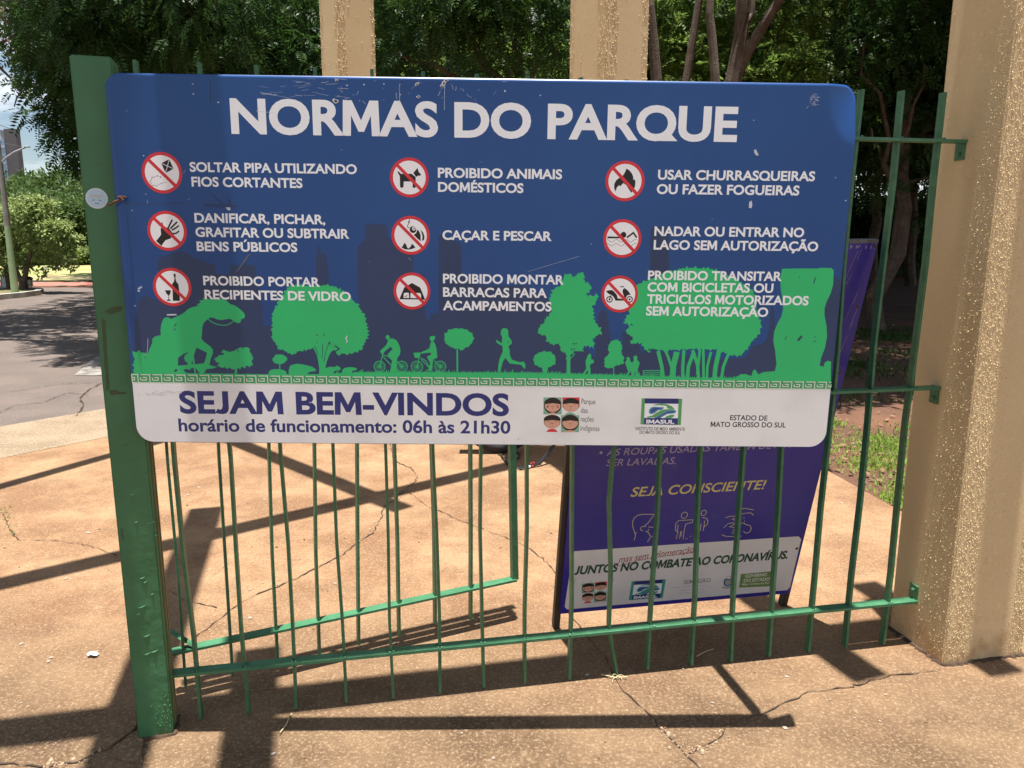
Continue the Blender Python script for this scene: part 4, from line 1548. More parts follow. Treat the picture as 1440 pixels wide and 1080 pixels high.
d = Decal(0.0000936)
agency_logo(d, LG)
b0 = LG([(1006, 298)])[0]
b1 = LG([(1264, 301)])[0]
letters(d, 'IMASUL', b0, b1, LG([(1006, 262)])[0][1] - b0[1], .034, 0, 0, 2)
d.build('agency_logo', LM, sign)


def face(d, f, cx, cy, bgq, bgm, long_hair, cheeks, mi=(0, 1, 2, 3, 4)):
    """one round face with a straight black fringe on a coloured square; mi: mint, red, black, skin, dark red"""
    if bgq:
        d.poly(f(bgq), mi=bgm)
    e = lambda c, rx, ry, m, a0=0, a1=2 * math.pi, n=26: d.poly(f([(c[0] + rx * math.cos(a0 + (a1 - a0) * k / n), c[1] - ry * math.sin(a0 + (a1 - a0) * k / n)) for k in range(n + (0 if a1 - a0 > 6 else 1))]), mi=m)
    if long_hair:
        e((cx, cy + 6), 80, 76, mi[2])
    else:
        e((cx, cy), 77, 64, mi[2])
    e((cx, cy + 6), 72, 58, mi[3])
    e((cx, cy - 18), 78, 46, mi[2], 0, math.pi)
    d.poly(f([(cx - 76, cy - 20), (cx + 76, cy - 20), (cx + 70, cy - 8), (cx + 10, cy - 16), (cx, cy - 22), (cx - 10, cy - 16), (cx - 70, cy - 8)]), mi=mi[2])
    d.stroke(f([(cx - 14, cy + 14), (cx + 14, cy + 14)]), .7 * PXM, mi=mi[2])
    d.stroke(f([(cx - 6, cy + 32), (cx + 6, cy + 32)]), .7 * PXM, mi=mi[4])
    for s in (-1, 1):
        d.stroke(f([(cx + s * 20, cy - 2), (cx + s * 42, cy - 3)]), .35 * PXM, mi=mi[2])
        if cheeks:
            d.poly(f([(cx + s * 46 + 9 * math.cos(k), cy + 14 + 14 * math.sin(k)) for k in (0, 1, 2, 3, 4, 5)]), mi=mi[4])


def park_logo(d, f, mi=(0, 1, 2, 3, 4)):
    face(d, f, 145, 128, [(60, 58), (228, 58), (228, 215), (60, 215)], mi[0], True, True, mi)
    d.poly(f([(235, 58), (393, 58), (393, 148), (235, 150)]), mi=mi[1])
    face(d, f, 313, 128, None, 0, False, False, mi)
    d.poly(f([(100, 214), (120, 200), (145, 194), (170, 200), (190, 214)]), mi=mi[3])
    d.poly(f([(250, 222), (275, 202), (305, 193), (335, 202), (362, 222)]), mi=mi[0])
    face(d, f, 140, 282, None, 0, False, False, mi)
    d.poly(f([(85, 376), (105, 352), (140, 346), (172, 352), (192, 376)]), mi=mi[1])
    face(d, f, 306, 286, [(222, 222), (390, 222), (388, 378), (222, 378)], mi[0], True, False, mi)
    d.poly(f([(245, 378), (280, 362), (306, 360), (330, 362), (365, 378)]), mi=mi[3])


PLM = [M_mint, M_sred, M_black, M_skin, mat('logo_lip', (.35, .08, .06), (.3, .07, .05), 9, .5)]
d = Decal(0.0000936)
park_logo(d, LG)
d.build('park_logo', PLM, sign)

# --- wear: scratches, flaked paint, rust round the old screw holes, tape marks, drips
d = Decal(0.0001296)
r = random.Random(21)
def scr(x, y, L, a, w, mi=0):
    p, q = (x, y), (x + L * math.cos(a), y + L * math.sin(a))
    m = ((p[0] + q[0]) / 2 + r.uniform(-.6, .6), (p[1] + q[1]) / 2 + r.uniform(-.6, .6))
    d.stroke([sg(*p), sg(*m), sg(*q)], w * PXM, mi=mi)
for k in range(26):
    scr(r.uniform(360, 475), r.uniform(110, 138), r.uniform(6, 26), r.uniform(-.2, .25), r.uniform(.15, .4))
for k in range(30):
    scr(r.uniform(455, 720), r.uniform(112, 142), r.uniform(2, 10), r.uniform(-1.6, 1.6), r.uniform(.15, .5))
for k in range(14):
    scr(r.uniform(180, 1190), r.uniform(130, 500), r.uniform(2, 8), r.uniform(-1.6, 1.6), r.uniform(.15, .35))
scr(742, 382, 76, -.29, .3)
scr(470, 158, 0.1, 0, .2)
scr(360, 156, 24, .1, .5)
for x, y in ((562, 118), (625, 113), (625, 131)):
    scr(x, y, 24, 1.57, .45)
for x, y, s in ((540, 118, 1.5), (563, 133, 1.2), (588, 117, 2), (590, 136, 1.6), (710, 128, 2.0), (760, 134, 1.5), (512, 119, 1.6), (488, 120, 1.5), (271, 118, 1.2), (272, 132, 1.2), (307, 144, 2), (202, 219, 1.2), (178, 156, 1), (186, 296, 1), (205, 273, 1),
                (1060, 169, 1.0), (1175, 250, 1.2), (1189, 282, 1.4), (831, 343, 1), (190, 430, 1.2), (195, 409, 2.0)):
    p = [(x + s * math.cos(t) * r.uniform(.5, 1.2), y + s * .8 * math.sin(t) * r.uniform(.5, 1.2)) for t in (0, .9, 1.8, 2.7, 3.6, 4.5, 5.4)]
    d.poly([sg(*q) for q in p])
# scuffed patch top right, droppings
for k in range(46):
    a, q = r.uniform(0, 6.28), r.random() ** .6
    scr(1145 + 7 * q * math.cos(a), 141 + 8 * q * math.sin(a), r.uniform(1.5, 4), r.uniform(-1.2, 1.2), .3)
scr(1137, 149, 5, 2.2, .4)
d.poly([sg(*p) for p in [(1060, 211), (1063, 210), (1065, 214), (1067, 218), (1064, 219), (1061, 216)]])
d.poly([sg(*p) for p in [(1053.5, 284), (1057, 282), (1058, 288), (1056.5, 293), (1053, 292)]])
for a, w in (([(866, 622), (852, 648), (866, 670), (858, 690)], 1.6),):
    d.stroke(Z8(a), w * PXM)
for p, w in (([(438, 262), (546, 260)], 2.2), ):
    d.stroke(Z6(p), w * PXM)
d.stroke(Z6([(225, 530), (222, 620), (212, 720)]), .7 * PXM)
d.poly([sg(*p) for p in [(193.5, 405.5), (199, 402), (200, 404.5), (195, 407.5)]])
d.poly([sg(*p) for p in [(313, 289.5), (316, 288.5), (323.5, 288), (324, 295.5), (321, 296), (318, 292.5)]])
# darker tape marks
d.poly([sg(*p) for p in [(287, 286), (310, 287.5), (333, 288), (333.5, 291), (312, 292), (287, 290)]], mi=2)
d.stroke([sg(*p) for p in [(298, 273.5), (306, 281), (316, 289)]], 2.4 * PXM, mi=2)
d.stroke([sg(*p) for p in [(322, 280), (323, 290)]], 4 * PXM, mi=2)
d.stroke([sg(*p) for p in [(295.5, 113), (295.8, 128), (295.4, 143)]], .9 * PXM, mi=3)
d.stroke([sg(*p) for p in [(175, 286), (210, 286.5), (240, 286), (266, 286.5)]], .5 * PXM, mi=3)
d.poly([sg(*p) for p in [(348, 358), (353, 357), (335, 381), (331, 384)]], mi=4)
for k in range(26):
    x = r.uniform(193, 250)
    scr(x, 549.5 + 6 * r.random(), r.uniform(2, 9), r.uniform(-.12, .12), r.uniform(.4, 1.1), 5)
# rusty chips along the top edge
for x, y, s in ((472, 142, 5), (473, 112.5, 3), (586, 118.5, 3.4), (588, 136, 3.2), (624, 117, 5.2), (627, 113, 4), (621, 121, 3)):
    p = [(x + s * math.cos(t) * r.uniform(.5, 1.1), y + s * .8 * math.sin(t) * r.uniform(.5, 1.1)) for t in (0, .7, 1.4, 2.1, 2.8, 3.5, 4.2, 4.9, 5.6)]
    d.poly([sg(*q) for q in p], mi=0)
    d.poly([sg(x + (a - x) * .55 + .3, y + (c - y) * .55 + .3) for a, c in p], mi=1)
d.build('wear_marks', [mat('scratch', (.62, .65, .72), (.42, .46, .55), 60, .7), M_rust, mat('tape_dark', (.012, .035, .12), (.016, .045, .15), 20, .5), mat('dark_line', (.02, .03, .06), (.05, .03, .03), 30, .7),
                       mat('tape_grey', (.07, .09, .15), (.10, .11, .16), 80, .6), mat('smudge', (.58, .53, .5), (.66, .62, .59), 90, .7)], sign)

# --- back frame, strut to the fence and wire tie
b = MB()
for z in (.06, SH - .07):
    b.box((0, .017, z), (SW - .16, .026, .026))
for x in (-SW / 2 + .10, 0.0, SW / 2 - .10):
    b.box((x, .017, SH / 2), (.026, .0255, SH - .155))
b.build('back_frame', M_alu, sign)
inv = sign.matrix_world.inverted()
b = MB()
for zz in (1.72, 1.2):
    p, q = Vector((.815, 2.20, zz)), Vector((.735, 2.60, zz))
    b.bar(inv @ p, inv @ q, .034, .006, Vector((1, 0, 0)))
for zz in (1.72, 1.2):
    p, q = Vector((-1.03, 2.165, zz)), Vector((-1.05, 2.27, zz))
    b.bar(inv @ p, inv @ q, .03, .006, Vector((1, 0, 0)))
b.build('mounting_strut', M_alu, sign)
w0 = sg(172, 280)
w1 = sg(157, 288)
b = MB()
b.tube([(w0[0] + .012, .012, w0[1] + .004), (w0[0] + .006, -.012, w0[1] + .006), (w0[0], -.014, w0[1] - .003), ((w0[0] + w1[0]) / 2, -.013, (w0[1] + w1[1]) / 2), (w1[0], -.006, w1[1]), (w1[0] - .018, .012, w1[1] + .001)], .0032, 6)
b.tube([(w0[0] + .002, -.0145, w0[1] - .004), (w0[0] + .009, -.017, w0[1] - .002), (w0[0] + .005, -.019, w0[1] + .006), (w0[0] - .003, -.016, w0[1] + .004)], .003, 6)
b.build('wire_tie', M_rust, sign)

# ================================================================== PURPLE NOTICE BOARD leaning on the fence from behind
pb0, pb1, pb2 = Vector((.187, 2.83, .10)), Vector((1.148, 3.015, .10)), Vector((1.275, 2.752, 1.55))
ua = (pb1 - pb0).normalized()
nb = ua.cross(pb2 - pb0).normalized()
if nb.y > 0:
    nb = -nb
va = nb.cross(ua)
if va.z < 0:
    va = -va
board = bpy.data.objects.new('notice_board', None)
COL.objects.link(board)
Mb = Matrix.Identity(4)
for i in range(3):
    Mb[i][0], Mb[i][1], Mb[i][2], Mb[i][3] = ua[i], -nb[i], va[i], pb0[i]
board.matrix_world = Mb
tag(board, 'purple health notice board leaning against the back of the fence, its lower white band showing', 'notice board')


def bg_(x, y):
    q = on_plane(x, y, pb0, nb) - pb0
    return (q.dot(ua), q.dot(va))


M_purple = mat('board_purple', (.038, .031, .30), (.031, .025, .25), 2.2, .3, .03, 10, lo=.3, hi=.7, speck=((.07, .06, .2), 14, .63, .1))
M_bwhite = mat('board_white', (.76, .74, .73), (.68, .66, .65), 6, .4)
M_bdark = mat('board_frame', (.03, .022, .016), (.05, .035, .025), 15, .6)
M_cream = mat('board_cream', (.60, .52, .30), (.55, .47, .26), 9, .45)
M_yel = mat('board_yellow', (.68, .58, .22), (.62, .52, .2), 9, .45)
BL, BR, TR = bg_(787, 862), bg_(1110, 833), bg_(1233, 341)
le = bg_(805, 631)
k_ = (le[0] - BL[0]) / (le[1] - BL[1])
TL = (BL[0] + k_ * (TR[1] - BL[1]), TR[1] + .0)
quad = [BL, BR, TR, TL]
b = MB()
vs = [(x, y, z) for y in (-.006, .006) for x, z in quad]
b.add(vs, [(0, 1, 2, 3), (7, 6, 5, 4), (0, 4, 5, 1), (1, 5, 6, 2), (2, 6, 7, 3), (3, 7, 4, 0)])
b.build('panel', M_purple, board)
b = MB()
b.bar((TL[0], .003, TL[1] + .005), (TR[0], .003, TR[1] + .005), .022, .012, Vector((0, 1, 0)))
b.build('top_edge', mat('galvanised', (.16, .165, .19), (.09, .09, .11), 25, .5), board)
gl = [-.10 / va.z - .0]
for (bx, tx) in ((BL, TL), (BR, TR)):
    s = 1 if bx is BL else -1
    dirv = Vector((tx[0] - bx[0], 0, tx[1] - bx[1])).normalized()
    a = Vector((bx[0] + s * .012, .022, bx[1]))
    zdown = (Mb @ a).z / (Mb.to_3x3() @ dirv).z
    b = MB()
    off = -.018 if s > 0 else -.03
    a.x += off if s > 0 else -off * .3
    b.bar(a - dirv * (zdown - .002), a + dirv * (tx[1] - bx[1]), .026, .03, Vector((1, 0, 0)))
    b.build('leg', M_bdark, board)
# screws
b = MB()
for p in ((1232, 346), (1207, 431), (1183, 523), (1122, 770)):
    c = bg_(*p)
    b.lathe([(0, -.0085), (.004, -.0085), (.0065, -.0062), (.0065, -.0058)], (c[0] - .008, 0, c[1]), 'y', 10)
b.build('screw', M_rust, board)
# prints
d = Decal(.0064)
d.poly([bg_(*p) for p in [(805, 774), (960, 763.5), (1122, 753), (1125.5, 757), (1110, 824), (1106, 828.5), (950, 842), (797, 855.5), (793.5, 852)]])
d.build('white_band', M_bwhite, board)
def bline(d, txt, x0, y0, x1, y1, cap, off, shear=0.0, mi=0, ref='H'):
    a, c = bg_(x0, y0), bg_(x1, y1)
    h = bg_(x0, y0 - cap)[1] - a[1]
    letters(d, txt, a, c, h, off, shear, 0, mi, ref)
d = Decal(.0064)
bline(d, 'AS ROUPAS USADAS TAMBÉM DEVEM', 852, 640, 1112, 628.5, 9.5, .002, .2)
bline(d, 'SER LAVADAS.', 851.5, 654.4, 949, 651.4, 9.6, .002, .2)
d.ellipse(bg_(844.5, 635.5), .006, .006, 14)
d.build('advice_lettering', mat('board_lilac', (.42, .36, .5), (.36, .3, .44), 9, .5), board)
d = Decal(.0064)
bline(d, 'SEJA CONSCIENTE!', 885.8, 697.6, 1075, 686.6, 13.2, .016, .22)
d.build('appeal_lettering', M_yel, board)
d = Decal(.0064)
IZ = lambda p: [bg_(870 + x / 6, 620 + y / 6) for x, y in p]
BPX = .0027
for pl in ([(125, 832), (138, 790), (132, 770), (150, 768)], [(132, 770), (115, 720), (112, 680), (125, 645), (155, 620), (200, 612), (300, 612)], [(300, 612), (268, 650), (245, 685), (222, 700), (222, 715), (200, 712), (182, 725), (182, 745), (200, 752)],
           [(300, 640), (312, 680), (318, 740), (300, 790), (268, 800), (238, 845)], [(245, 718), (285, 722), (315, 705)], [(220, 758), (240, 758), (252, 778), (268, 800)], [(240, 758), (250, 735)],
           [(480, 822), (495, 762), (472, 745), (478, 690), (500, 665), (545, 662), (620, 658), (615, 680), (560, 695), (545, 760), (540, 822)], [(497, 700), (490, 760)], [(518, 755), (508, 818)], [(525, 755), (520, 800)],
           [(700, 640), (735, 645), (748, 668), (740, 700), (720, 715), (715, 700)], [(672, 700), (665, 755)], [(690, 690), (682, 752)], [(720, 665), (708, 752)],
           [(895, 642), (930, 630), (985, 628), (990, 640), (950, 655), (1000, 668)], [(880, 725), (920, 690), (965, 682), (970, 695), (930, 718), (1000, 725)], [(865, 785), (900, 798), (985, 800), (1030, 795)], [(960, 738), (1010, 740)], [(955, 752), (1012, 755)], [(950, 770), (1010, 775)],
           [(1010, 570), (1060, 562), (1135, 575)], [(1030, 610), (1080, 600), (1110, 602), (1132, 618)], [(1020, 690), (1050, 685), (1075, 705)], [(1075, 700), (1105, 708), (1112, 735), (1095, 765), (1068, 772), (1045, 755)], [(1050, 640), (1052, 648)], [(1056, 665), (1057, 672)]):
    d.stroke(IZ(pl), 1.05 * BPX)
for c, rr_ in (((549, 620), 28), ((712, 600), 24)):
    C = IZ([c])[0]
    d.stroke([(C[0] + rr_ / 6 * BPX * math.cos(k * .3307), C[1] + rr_ / 6 * 1.12 * BPX * math.sin(k * .3307)) for k in range(19)], 1.05 * BPX, True)
for p in ((568, 818), (600, 797), (632, 773), (660, 745)):
    C = IZ([p])[0]
    d.ellipse(C, .003, .002, 8)
d.build('advice_icons', M_cream, board)
d = Decal(.0068)
bline(d, 'JUNTOS NO COMBATE AO CORONAVÍRUS.', 806.2, 807.2, 1105.8, 784.4, 12, .04, .2)
d.build('slogan_lettering', mat('board_green_ink', (.012, .075, .05), (.01, .06, .04), 9, .5), board)
d = Decal(.0068)
bline(d, 'mas sem aglomeração', 869, 790.3, 974.5, 775.3, 9.2, .0, .25, 0, 'l')
d.stroke([bg_(780 + x / 4.114, 750 + y / 4.114) for x, y in [(340, 165), (362, 185), (480, 152), (620, 128), (800, 106)]], .75 * BPX)
d.build('handwriting', mat('board_red_ink', (.35, .03, .05), (.3, .03, .05), 9, .5), board)
# logos
d = Decal(.0068)
def f_park(p):
    return [bg_(817.5 + (x - 60) * .1055, 819.5 + (y - 58) * .0875 - (x - 60) * .0105) for x, y in p]
park_logo(d, f_park)
d.build('park_logo', PLM, board)
d = Decal(.0068)
def f_ag(p):
    return [bg_(887 + (x - 960) * .1283 - (y - 66) * .011, 816.3 + (y - 66) * .108 - (x - 960) * .0095) for x, y in p]
agency_logo(d, f_ag)
q0, q1 = f_ag([(1006, 298)])[0], f_ag([(1264, 301)])[0]
letters(d, 'IMASUL', q0, q1, f_ag([(1006, 262)])[0][1] - q0[1], .034, 0, 0, 2)
d.build('agency_logo', [mat('logo_teal_green', (.03, .33, .24), (.03, .3, .22), 9, .4), M_ink, M_white, M_lblue, M_lteal], board)
d = Decal(.0068)
bline(d, 'SEMAGRO', 960, 820.2, 998, 817, 5.6, .006)
for y0, x0, x1 in ((825, 943, 996), (829, 957, 990), (833, 953, 991)):
    n = 12
    for k in range(n):
        s = x0 + (x1 - x0) * k / n
        d.stroke([bg_(s, y0 - (s - x0) * .06), bg_(s + (x1 - x0) / n * .72, y0 - (s + 3 - x0) * .06)], .5 * BPX)
d.build('agency_lettering', mat('board_grey_ink', (.2, .2, .2), (.28, .28, .27), 9, .5), board)
d = Decal(.0068)
d.poly([bg_(*p) for p in [(1041, 806), (1083, 802), (1082.5, 823), (1038, 825)]], mi=0)
bline(d, 'GOVERNO', 1046.5, 811.2, 1077, 808.6, 4.4, .022, 0, 1)
bline(d, 'DO ESTADO', 1044.5, 817.4, 1081, 814.8, 4.4, .022, 0, 1)
bline(d, 'Mato Grosso do Sul', 1042.5, 822, 1079.5, 819.6, 3.2, .008, 0, 1)
cc = bg_(1023, 818)
sh = [(-.017, .018), (-.009, .021), (0, .018), (.009, .021), (.017, .018), (.016, -.006), (.008, -.017), (0, -.021), (-.008, -.017), (-.016, -.006)]
d.poly([(cc[0] + x * 1.25, cc[1] + y) for x, y in sh], mi=2)
d.poly([(cc[0] + x * .85, cc[1] + y * .72) for x, y in sh], mi=3)
d.poly([(cc[0] + x * .35, cc[1] + y * .4 + .002) for x, y in sh], mi=4)
for k in range(5):
    d.ellipse((cc[0] + (k - 2) * .007, cc[1] + .026 + .003 * (2 - abs(k - 2))), .0025, .003, 8, mi=4)
d.stroke([(cc[0] - .024, cc[1] - .02), (cc[0], cc[1] - .028), (cc[0] + .024, cc[1] - .02)], .005, mi=0)
d.build('government_logo', [mat('board_olive', (.15, .27, .06), (.13, .24, .05), 9, .5), M_bwhite, M_lblue, mat('crest_grey', (.3, .36, .42), (.26, .3, .36), 9, .5), mat('crest_gold', (.55, .42, .1), (.5, .38, .1), 9, .5)], board)
d = Decal(.0066)
r = random.Random(77)
for k in range(42):
    u = r.uniform(BL[0] + .05, TR[0] - .02)
    v = r.uniform(.1, TR[1] - .02)
    if k % 3:
        v = r.uniform(.75, TR[1] - .02)
        u = TR[0] - r.uniform(.01, .17)
    L = r.uniform(.004, .05) if k % 4 else r.uniform(.05, .12)
    d.stroke([(u, v), (u - L * .25 + r.uniform(-.003, .003), v - L)], r.uniform(.0006, .0018))
for k in range(16):
    u = TR[0] - r.uniform(.0, .16)
    d.stroke([(u, TR[1] - .008), (u + r.uniform(-.01, .012), TR[1] - .008 - r.uniform(.003, .014))], r.uniform(.002, .006))
d.build('wear_marks', mat('board_scratch', (.33, .31, .42), (.22, .2, .34), 60, .7), board)

# ================================================================== PARKED MOTORCYCLE (its front wheel shows under the sign)
M_rub = mat('rubber', (.02, .02, .02), (.03, .028, .026), 30, .75)
M_dm = mat('dark_metal', (.03, .03, .032), (.02, .02, .02), 20, .35, metallic=.3)
M_chr = mat('chrome', (.6, .6, .6), (.5, .5, .5), 20, .2, metallic=.9)
M_red = mat('tank_red', (.12, .012, .015), (.10, .01, .012), 8, .25)
moto = empty('motorcycle', (.55, 5.43, 0))
tag(moto, 'black motorcycle parked behind the sign with its front wheel showing under the lower edge', 'motorcycle')
for wx in (-.64, .61):
    w_ = empty('wheel')
    w_.parent = moto
    w_.location = (wx, 0, .295)
    b = MB()
    prof = [(.295 + .0 + .045 * math.cos(a) - .045, .045 * math.sin(a)) for a in [k * math.pi / 6 for k in range(13)]]
    b.lathe(prof, (0, 0, 0), 'y', 40)
    b.build('tyre', M_rub, w_, True)
    b = MB()
    b.lathe([(.222, -.02), (.207, -.018), (.207, .018), (.222, .02), (.222, -.02)], (0, 0, 0), 'y', 40)
    b.build('rim', M_chr, w_)
    b = MB()
    for k in range(18):
        a = k * math.pi / 9
        b.tube([(0.03 * math.cos(a + .3), -.02, .03 * math.sin(a + .3)), (.21 * math.cos(a), 0, .21 * math.sin(a))], .002, 4)
    b.lathe([(.001, -.05), (.03, -.05), (.03, .05), (.001, .05)], (0, 0, 0), 'y', 14)
    b.build('spokes', M_chr, w_)
b = MB()
for y in (-.08, .08):
    b.tube([(-.64, y, .295), (-.36, y, .86)], .018, 8)
b.build('fork', M_chr, moto)
b = MB()
b.tube([(-.36, 0, .82), (.1, 0, .74), (.45, 0, .70), (.75, 0, .68)], .022, 8)
b.tube([(-.36, 0, .80), (-.15, 0, .30), (.2, 0, .28), (.2, 0, .72)], .018, 8)
for y in (-.09, .09):
    b.tube([(.2, y, .32), (.61, y, .295)], .018, 8)
    b.tube([(.55, y, .68), (.58, y, .33)], .016, 8)
b.build('frame', M_dm, moto)
b = MB()
b.box((0.02, 0, .42), (.30, .2, .24), None, .03)
b.box((-.02, 0, .58), (.16, .14, .14), None, .02)
b.build('engine', M_dm, moto)
b = MB()
b.box((-.10, 0, .86), (.44, .22, .18), None, .07)
b.build('tank', M_red, moto, True)
b = MB()
b.box((.42, 0, .80), (.58, .24, .09), None, .035)
b.build('seat', M_rub, moto, True)
b = MB()
b.tube([(-.30, -.33, 1.02), (-.36, -.12, .98), (-.38, 0, .93), (-.36, .12, .98), (-.30, .33, 1.02)], .012, 8)
b.build('handlebar', M_dm, moto)
b = MB()
b.lathe([(.0, -.06), (.05, -.05), (.085, .0), (.09, .06), (0, .065)], (-.50, 0, .86), 'x', 18)
b.build('headlight', M_chr, moto)
b = MB()
b.tube([(-.05, .13, .35), (.1, .14, .24), (.5, .15, .27), (.85, .16, .33)], [.02, .024, .035, .038], 8)
b.build('exhaust', M_chr, moto)
b = MB()
for k in range(9):
    a = math.radians(20 + k * 16)
    b.box((-.64 + .315 * math.cos(a), 0, .295 + .315 * math.sin(a)), (.09, .11, .012), Matrix.Rotation(math.pi / 2 - a, 3, 'Y'))
b.build('mudguard', M_dm, moto)
b = MB()
b.tube([(-.1, -.1, .28), (-.36, -.34, .02), (-.50, -.42, .012)], .012, 6)
b.build('kickstand', M_dm, moto)
# cable with a red and white end on the pavement
b = MB()
pts = [on_ground(640 + x / 8, 610 + y / 8, .012) for x, y in [(500, 215), (560, 300), (610, 345), (660, 380), (740, 392), (800, 388)]]
b.tube(pts, .006, 6)
pts = [on_ground(640 + x / 8, 610 + y / 8, .012) for x, y in [(690, 200), (725, 240), (715, 275), (670, 290), (600, 285), (565, 310), (590, 345)]]
b.tube(pts, .006, 6)
cord = b.build('cord', M_rub)
tag(cord, 'thin black cord with a white tip and red loop lying below the motorcycle wheel', 'cord')
b = MB()
b.tube([on_ground(640 + x / 8, 610 + y / 8, .014) for x, y in [(800, 385), (830, 370), (855, 358)]], .009, 6)
b.build('tip', mat('white_plastic', (.75, .75, .75), (.7, .7, .7), 9, .4), cord)
b = MB()
b.tube([on_ground(640 + x / 8, 610 + y / 8, .016) for x, y in [(850, 358), (858, 325), (880, 318), (892, 340), (880, 358), (862, 362)]], .005, 6)
b.build('loop', mat('red_plastic', (.55, .03, .03), (.5, .03, .03), 9, .4), cord)

# ================================================================== VEGETATION
LEAF_D = leaf_mat('leaf_dark', (.014, .038, .010), (.065, .135, .026), .9, .42)
LEAF_M = leaf_mat('leaf_mid', (.022, .052, .013), (.07, .13, .024), 1.2, .3)
LEAF_B = leaf_mat('leaf_bright', (.09, .16, .03), (.26, .36, .08), 1.5, .52)
LEAF_FAR = leaf_mat('leaf_far', (.04, .08, .022), (.125, .185, .045), .28, .3)
LEAF_I = leaf_mat('leaf_light', (.17, .24, .07), (.38, .45, .17), 2.0, .35)
M_bark = mat('bark', (.075, .05, .034), (.12, .09, .065), 9, .95, .8, 45, speck=((.2, .17, .14), 20, .6, .1))
M_bark2 = mat('bark_pale', (.20, .16, .12), (.12, .09, .065), 7, .95, .8, 40)


def leaves(clumps, n, size, seed, wide=.42, spray=0, droop=.25, shell=.45, flat=.85, cent=None):
    """many small leaf faces spread through clumps (x, y, z, r); spray > 0 sets leaflets in pairs along a stalk"""
    g = np.random.default_rng(seed)
    C = np.array([c[:4] for c in clumps], float)
    wt = C[:, 3] ** 2
    if len(clumps[0]) > 4:
        wt = wt * np.array([c[4] for c in clumps])
    wt /= wt.sum()
    m = n if not spray else max(1, n // (2 * spray))
    k = g.choice(len(C), size=m, p=wt)
    dv = g.normal(size=(m, 3))
    dv /= np.linalg.norm(dv, axis=1)[:, None]
    rad = C[k, 3] * (shell + (1 - shell) * g.random(m) ** .6) * (1 + .18 * g.normal(size=m))
    pos = C[k, :3] + dv * rad[:, None] * np.array([1, 1, flat])
    ax = dv * .8 + g.normal(size=(m, 3)) * .55
    ax[:, 2] -= droop
    ax /= np.linalg.norm(ax, axis=1)[:, None]
    sz = size * (.7 + .6 * g.random(m))
    up = np.array([0, 0, 1.0]) + g.normal(size=(m, 3)) * .45
    side = np.cross(ax, up)
    side /= np.linalg.norm(side, axis=1)[:, None] + 1e-9
    if spray:
        P, A, Sd, Z = [], [], [], []
        for j in range(spray):
            t = (j + .6) / spray
            base = pos + ax * (sz * spray * .34 * t)[:, None]
            base[:, 2] -= sz * spray * .10 * t * t
            ll = sz * (1.0 - .55 * abs(t - .4))
            for s in (-1, 1):
                a2 = side * s * .9 + ax * .55 + g.normal(size=(m, 3)) * .12
                a2 /= np.linalg.norm(a2, axis=1)[:, None]
                s2 = np.cross(a2, np.cross(ax, side))
                s2 /= np.linalg.norm(s2, axis=1)[:, None] + 1e-9
                P.append(base); A.append(a2); Sd.append(s2); Z.append(ll)
        pos, ax, side, sz = np.concatenate(P), np.concatenate(A), np.concatenate(Sd), np.concatenate(Z)
        m = len(pos)
    w = sz * wide * .5
    nr = np.cross(ax, side)
    v0 = pos
    v1 = pos + ax * (sz * .45)[:, None] + side * w[:, None] + nr * (w * .25)[:, None]
    v2 = pos + ax * sz[:, None]
    v3 = pos + ax * (sz * .45)[:, None] - side * w[:, None] + nr * (w * .25)[:, None]
    return np.stack([v0, v1, v2, v3], 1).reshape(-1, 3)


def leaf_obj(name, V, m, parent=None, origin=None):
    V = np.asarray(V, np.float32)
    if origin is not None:
        V = V - np.array(origin, np.float32)
    me = bpy.data.meshes.new(name)
    nq = len(V) // 4
    me.vertices.add(len(V))
    me.vertices.foreach_set('co', V.ravel())
    me.loops.add(nq * 4)
    me.loops.foreach_set('vertex_index', np.arange(nq * 4, dtype=np.int32))
    me.polygons.add(nq)
    me.polygons.foreach_set('loop_start', np.arange(0, nq * 4, 4, dtype=np.int32))
    me.materials.append(m)
    me.update(calc_edges=True)
    o = bpy.data.objects.new(name, me)
    COL.objects.link(o)
    if parent:
        o.parent = parent
    return o


def limb(b, a, c, r0, r1, seed, n=6, wob=.06):
    r = random.Random(seed)
    a, c = Vector(a), Vector(c)
    L = (c - a).length
    pts, rad = [], []
    for i in range(n + 1):
        t = i / n
        p = a.lerp(c, t)
        if 0 < i < n:
            p += Vector((r.uniform(-1, 1), r.uniform(-1, 1), r.uniform(-.5, .5))) * wob * L
        pts.append(p)
        rad.append(r0 + (r1 - r0) * t)
    b.tube(pts, rad, 8)
    return b


# ---- big tree hanging over the road at the upper left
A = empty('tree', (-14.5, 12.5, 0))
tag(A, 'large dark feathery tree overhanging the road at the upper left, sprays drooping beside the post', 'tree')
cl = [(100, 20, 10, .75), (60, 55, 10.5, .5), (72, 95, 11, .42), (88, 135, 11, .38), (98, 172, 11, .34), (93, 205, 11, .26), (108, 228, 11, .2), (66, 160, 11.2, .24), (30, 40, 11.6, .38, .5), (8, 92, 11.8, .3, .4), (24, 120, 12, .2, .4),
      (5, 15, 11.5, .4, .5), (150, 5, 10, .8), (205, 35, 10.5, .55), (250, 10, 10, .75), (300, 22, 10.5, .55), (332, 48, 10, .3), (285, -25, 9.5, .9), (385, -10, 11, .4), (180, 60, 11, .36), (130, 50, 10.5, .6), (230, 50, 10.2, .32), (55, -30, 11, .8), (170, -60, 10, 1.0), (420, -45, 11, .6),
      (105, 100, 10.6, .4), (118, 150, 10.8, .35), (122, 195, 11, .3)]
C1 = []
for c in cl:
    p = at_depth(c[0], c[1], c[2])
    C1.append((p.x, p.y, p.z, c[3], c[4] if len(c) > 4 else 1.0))
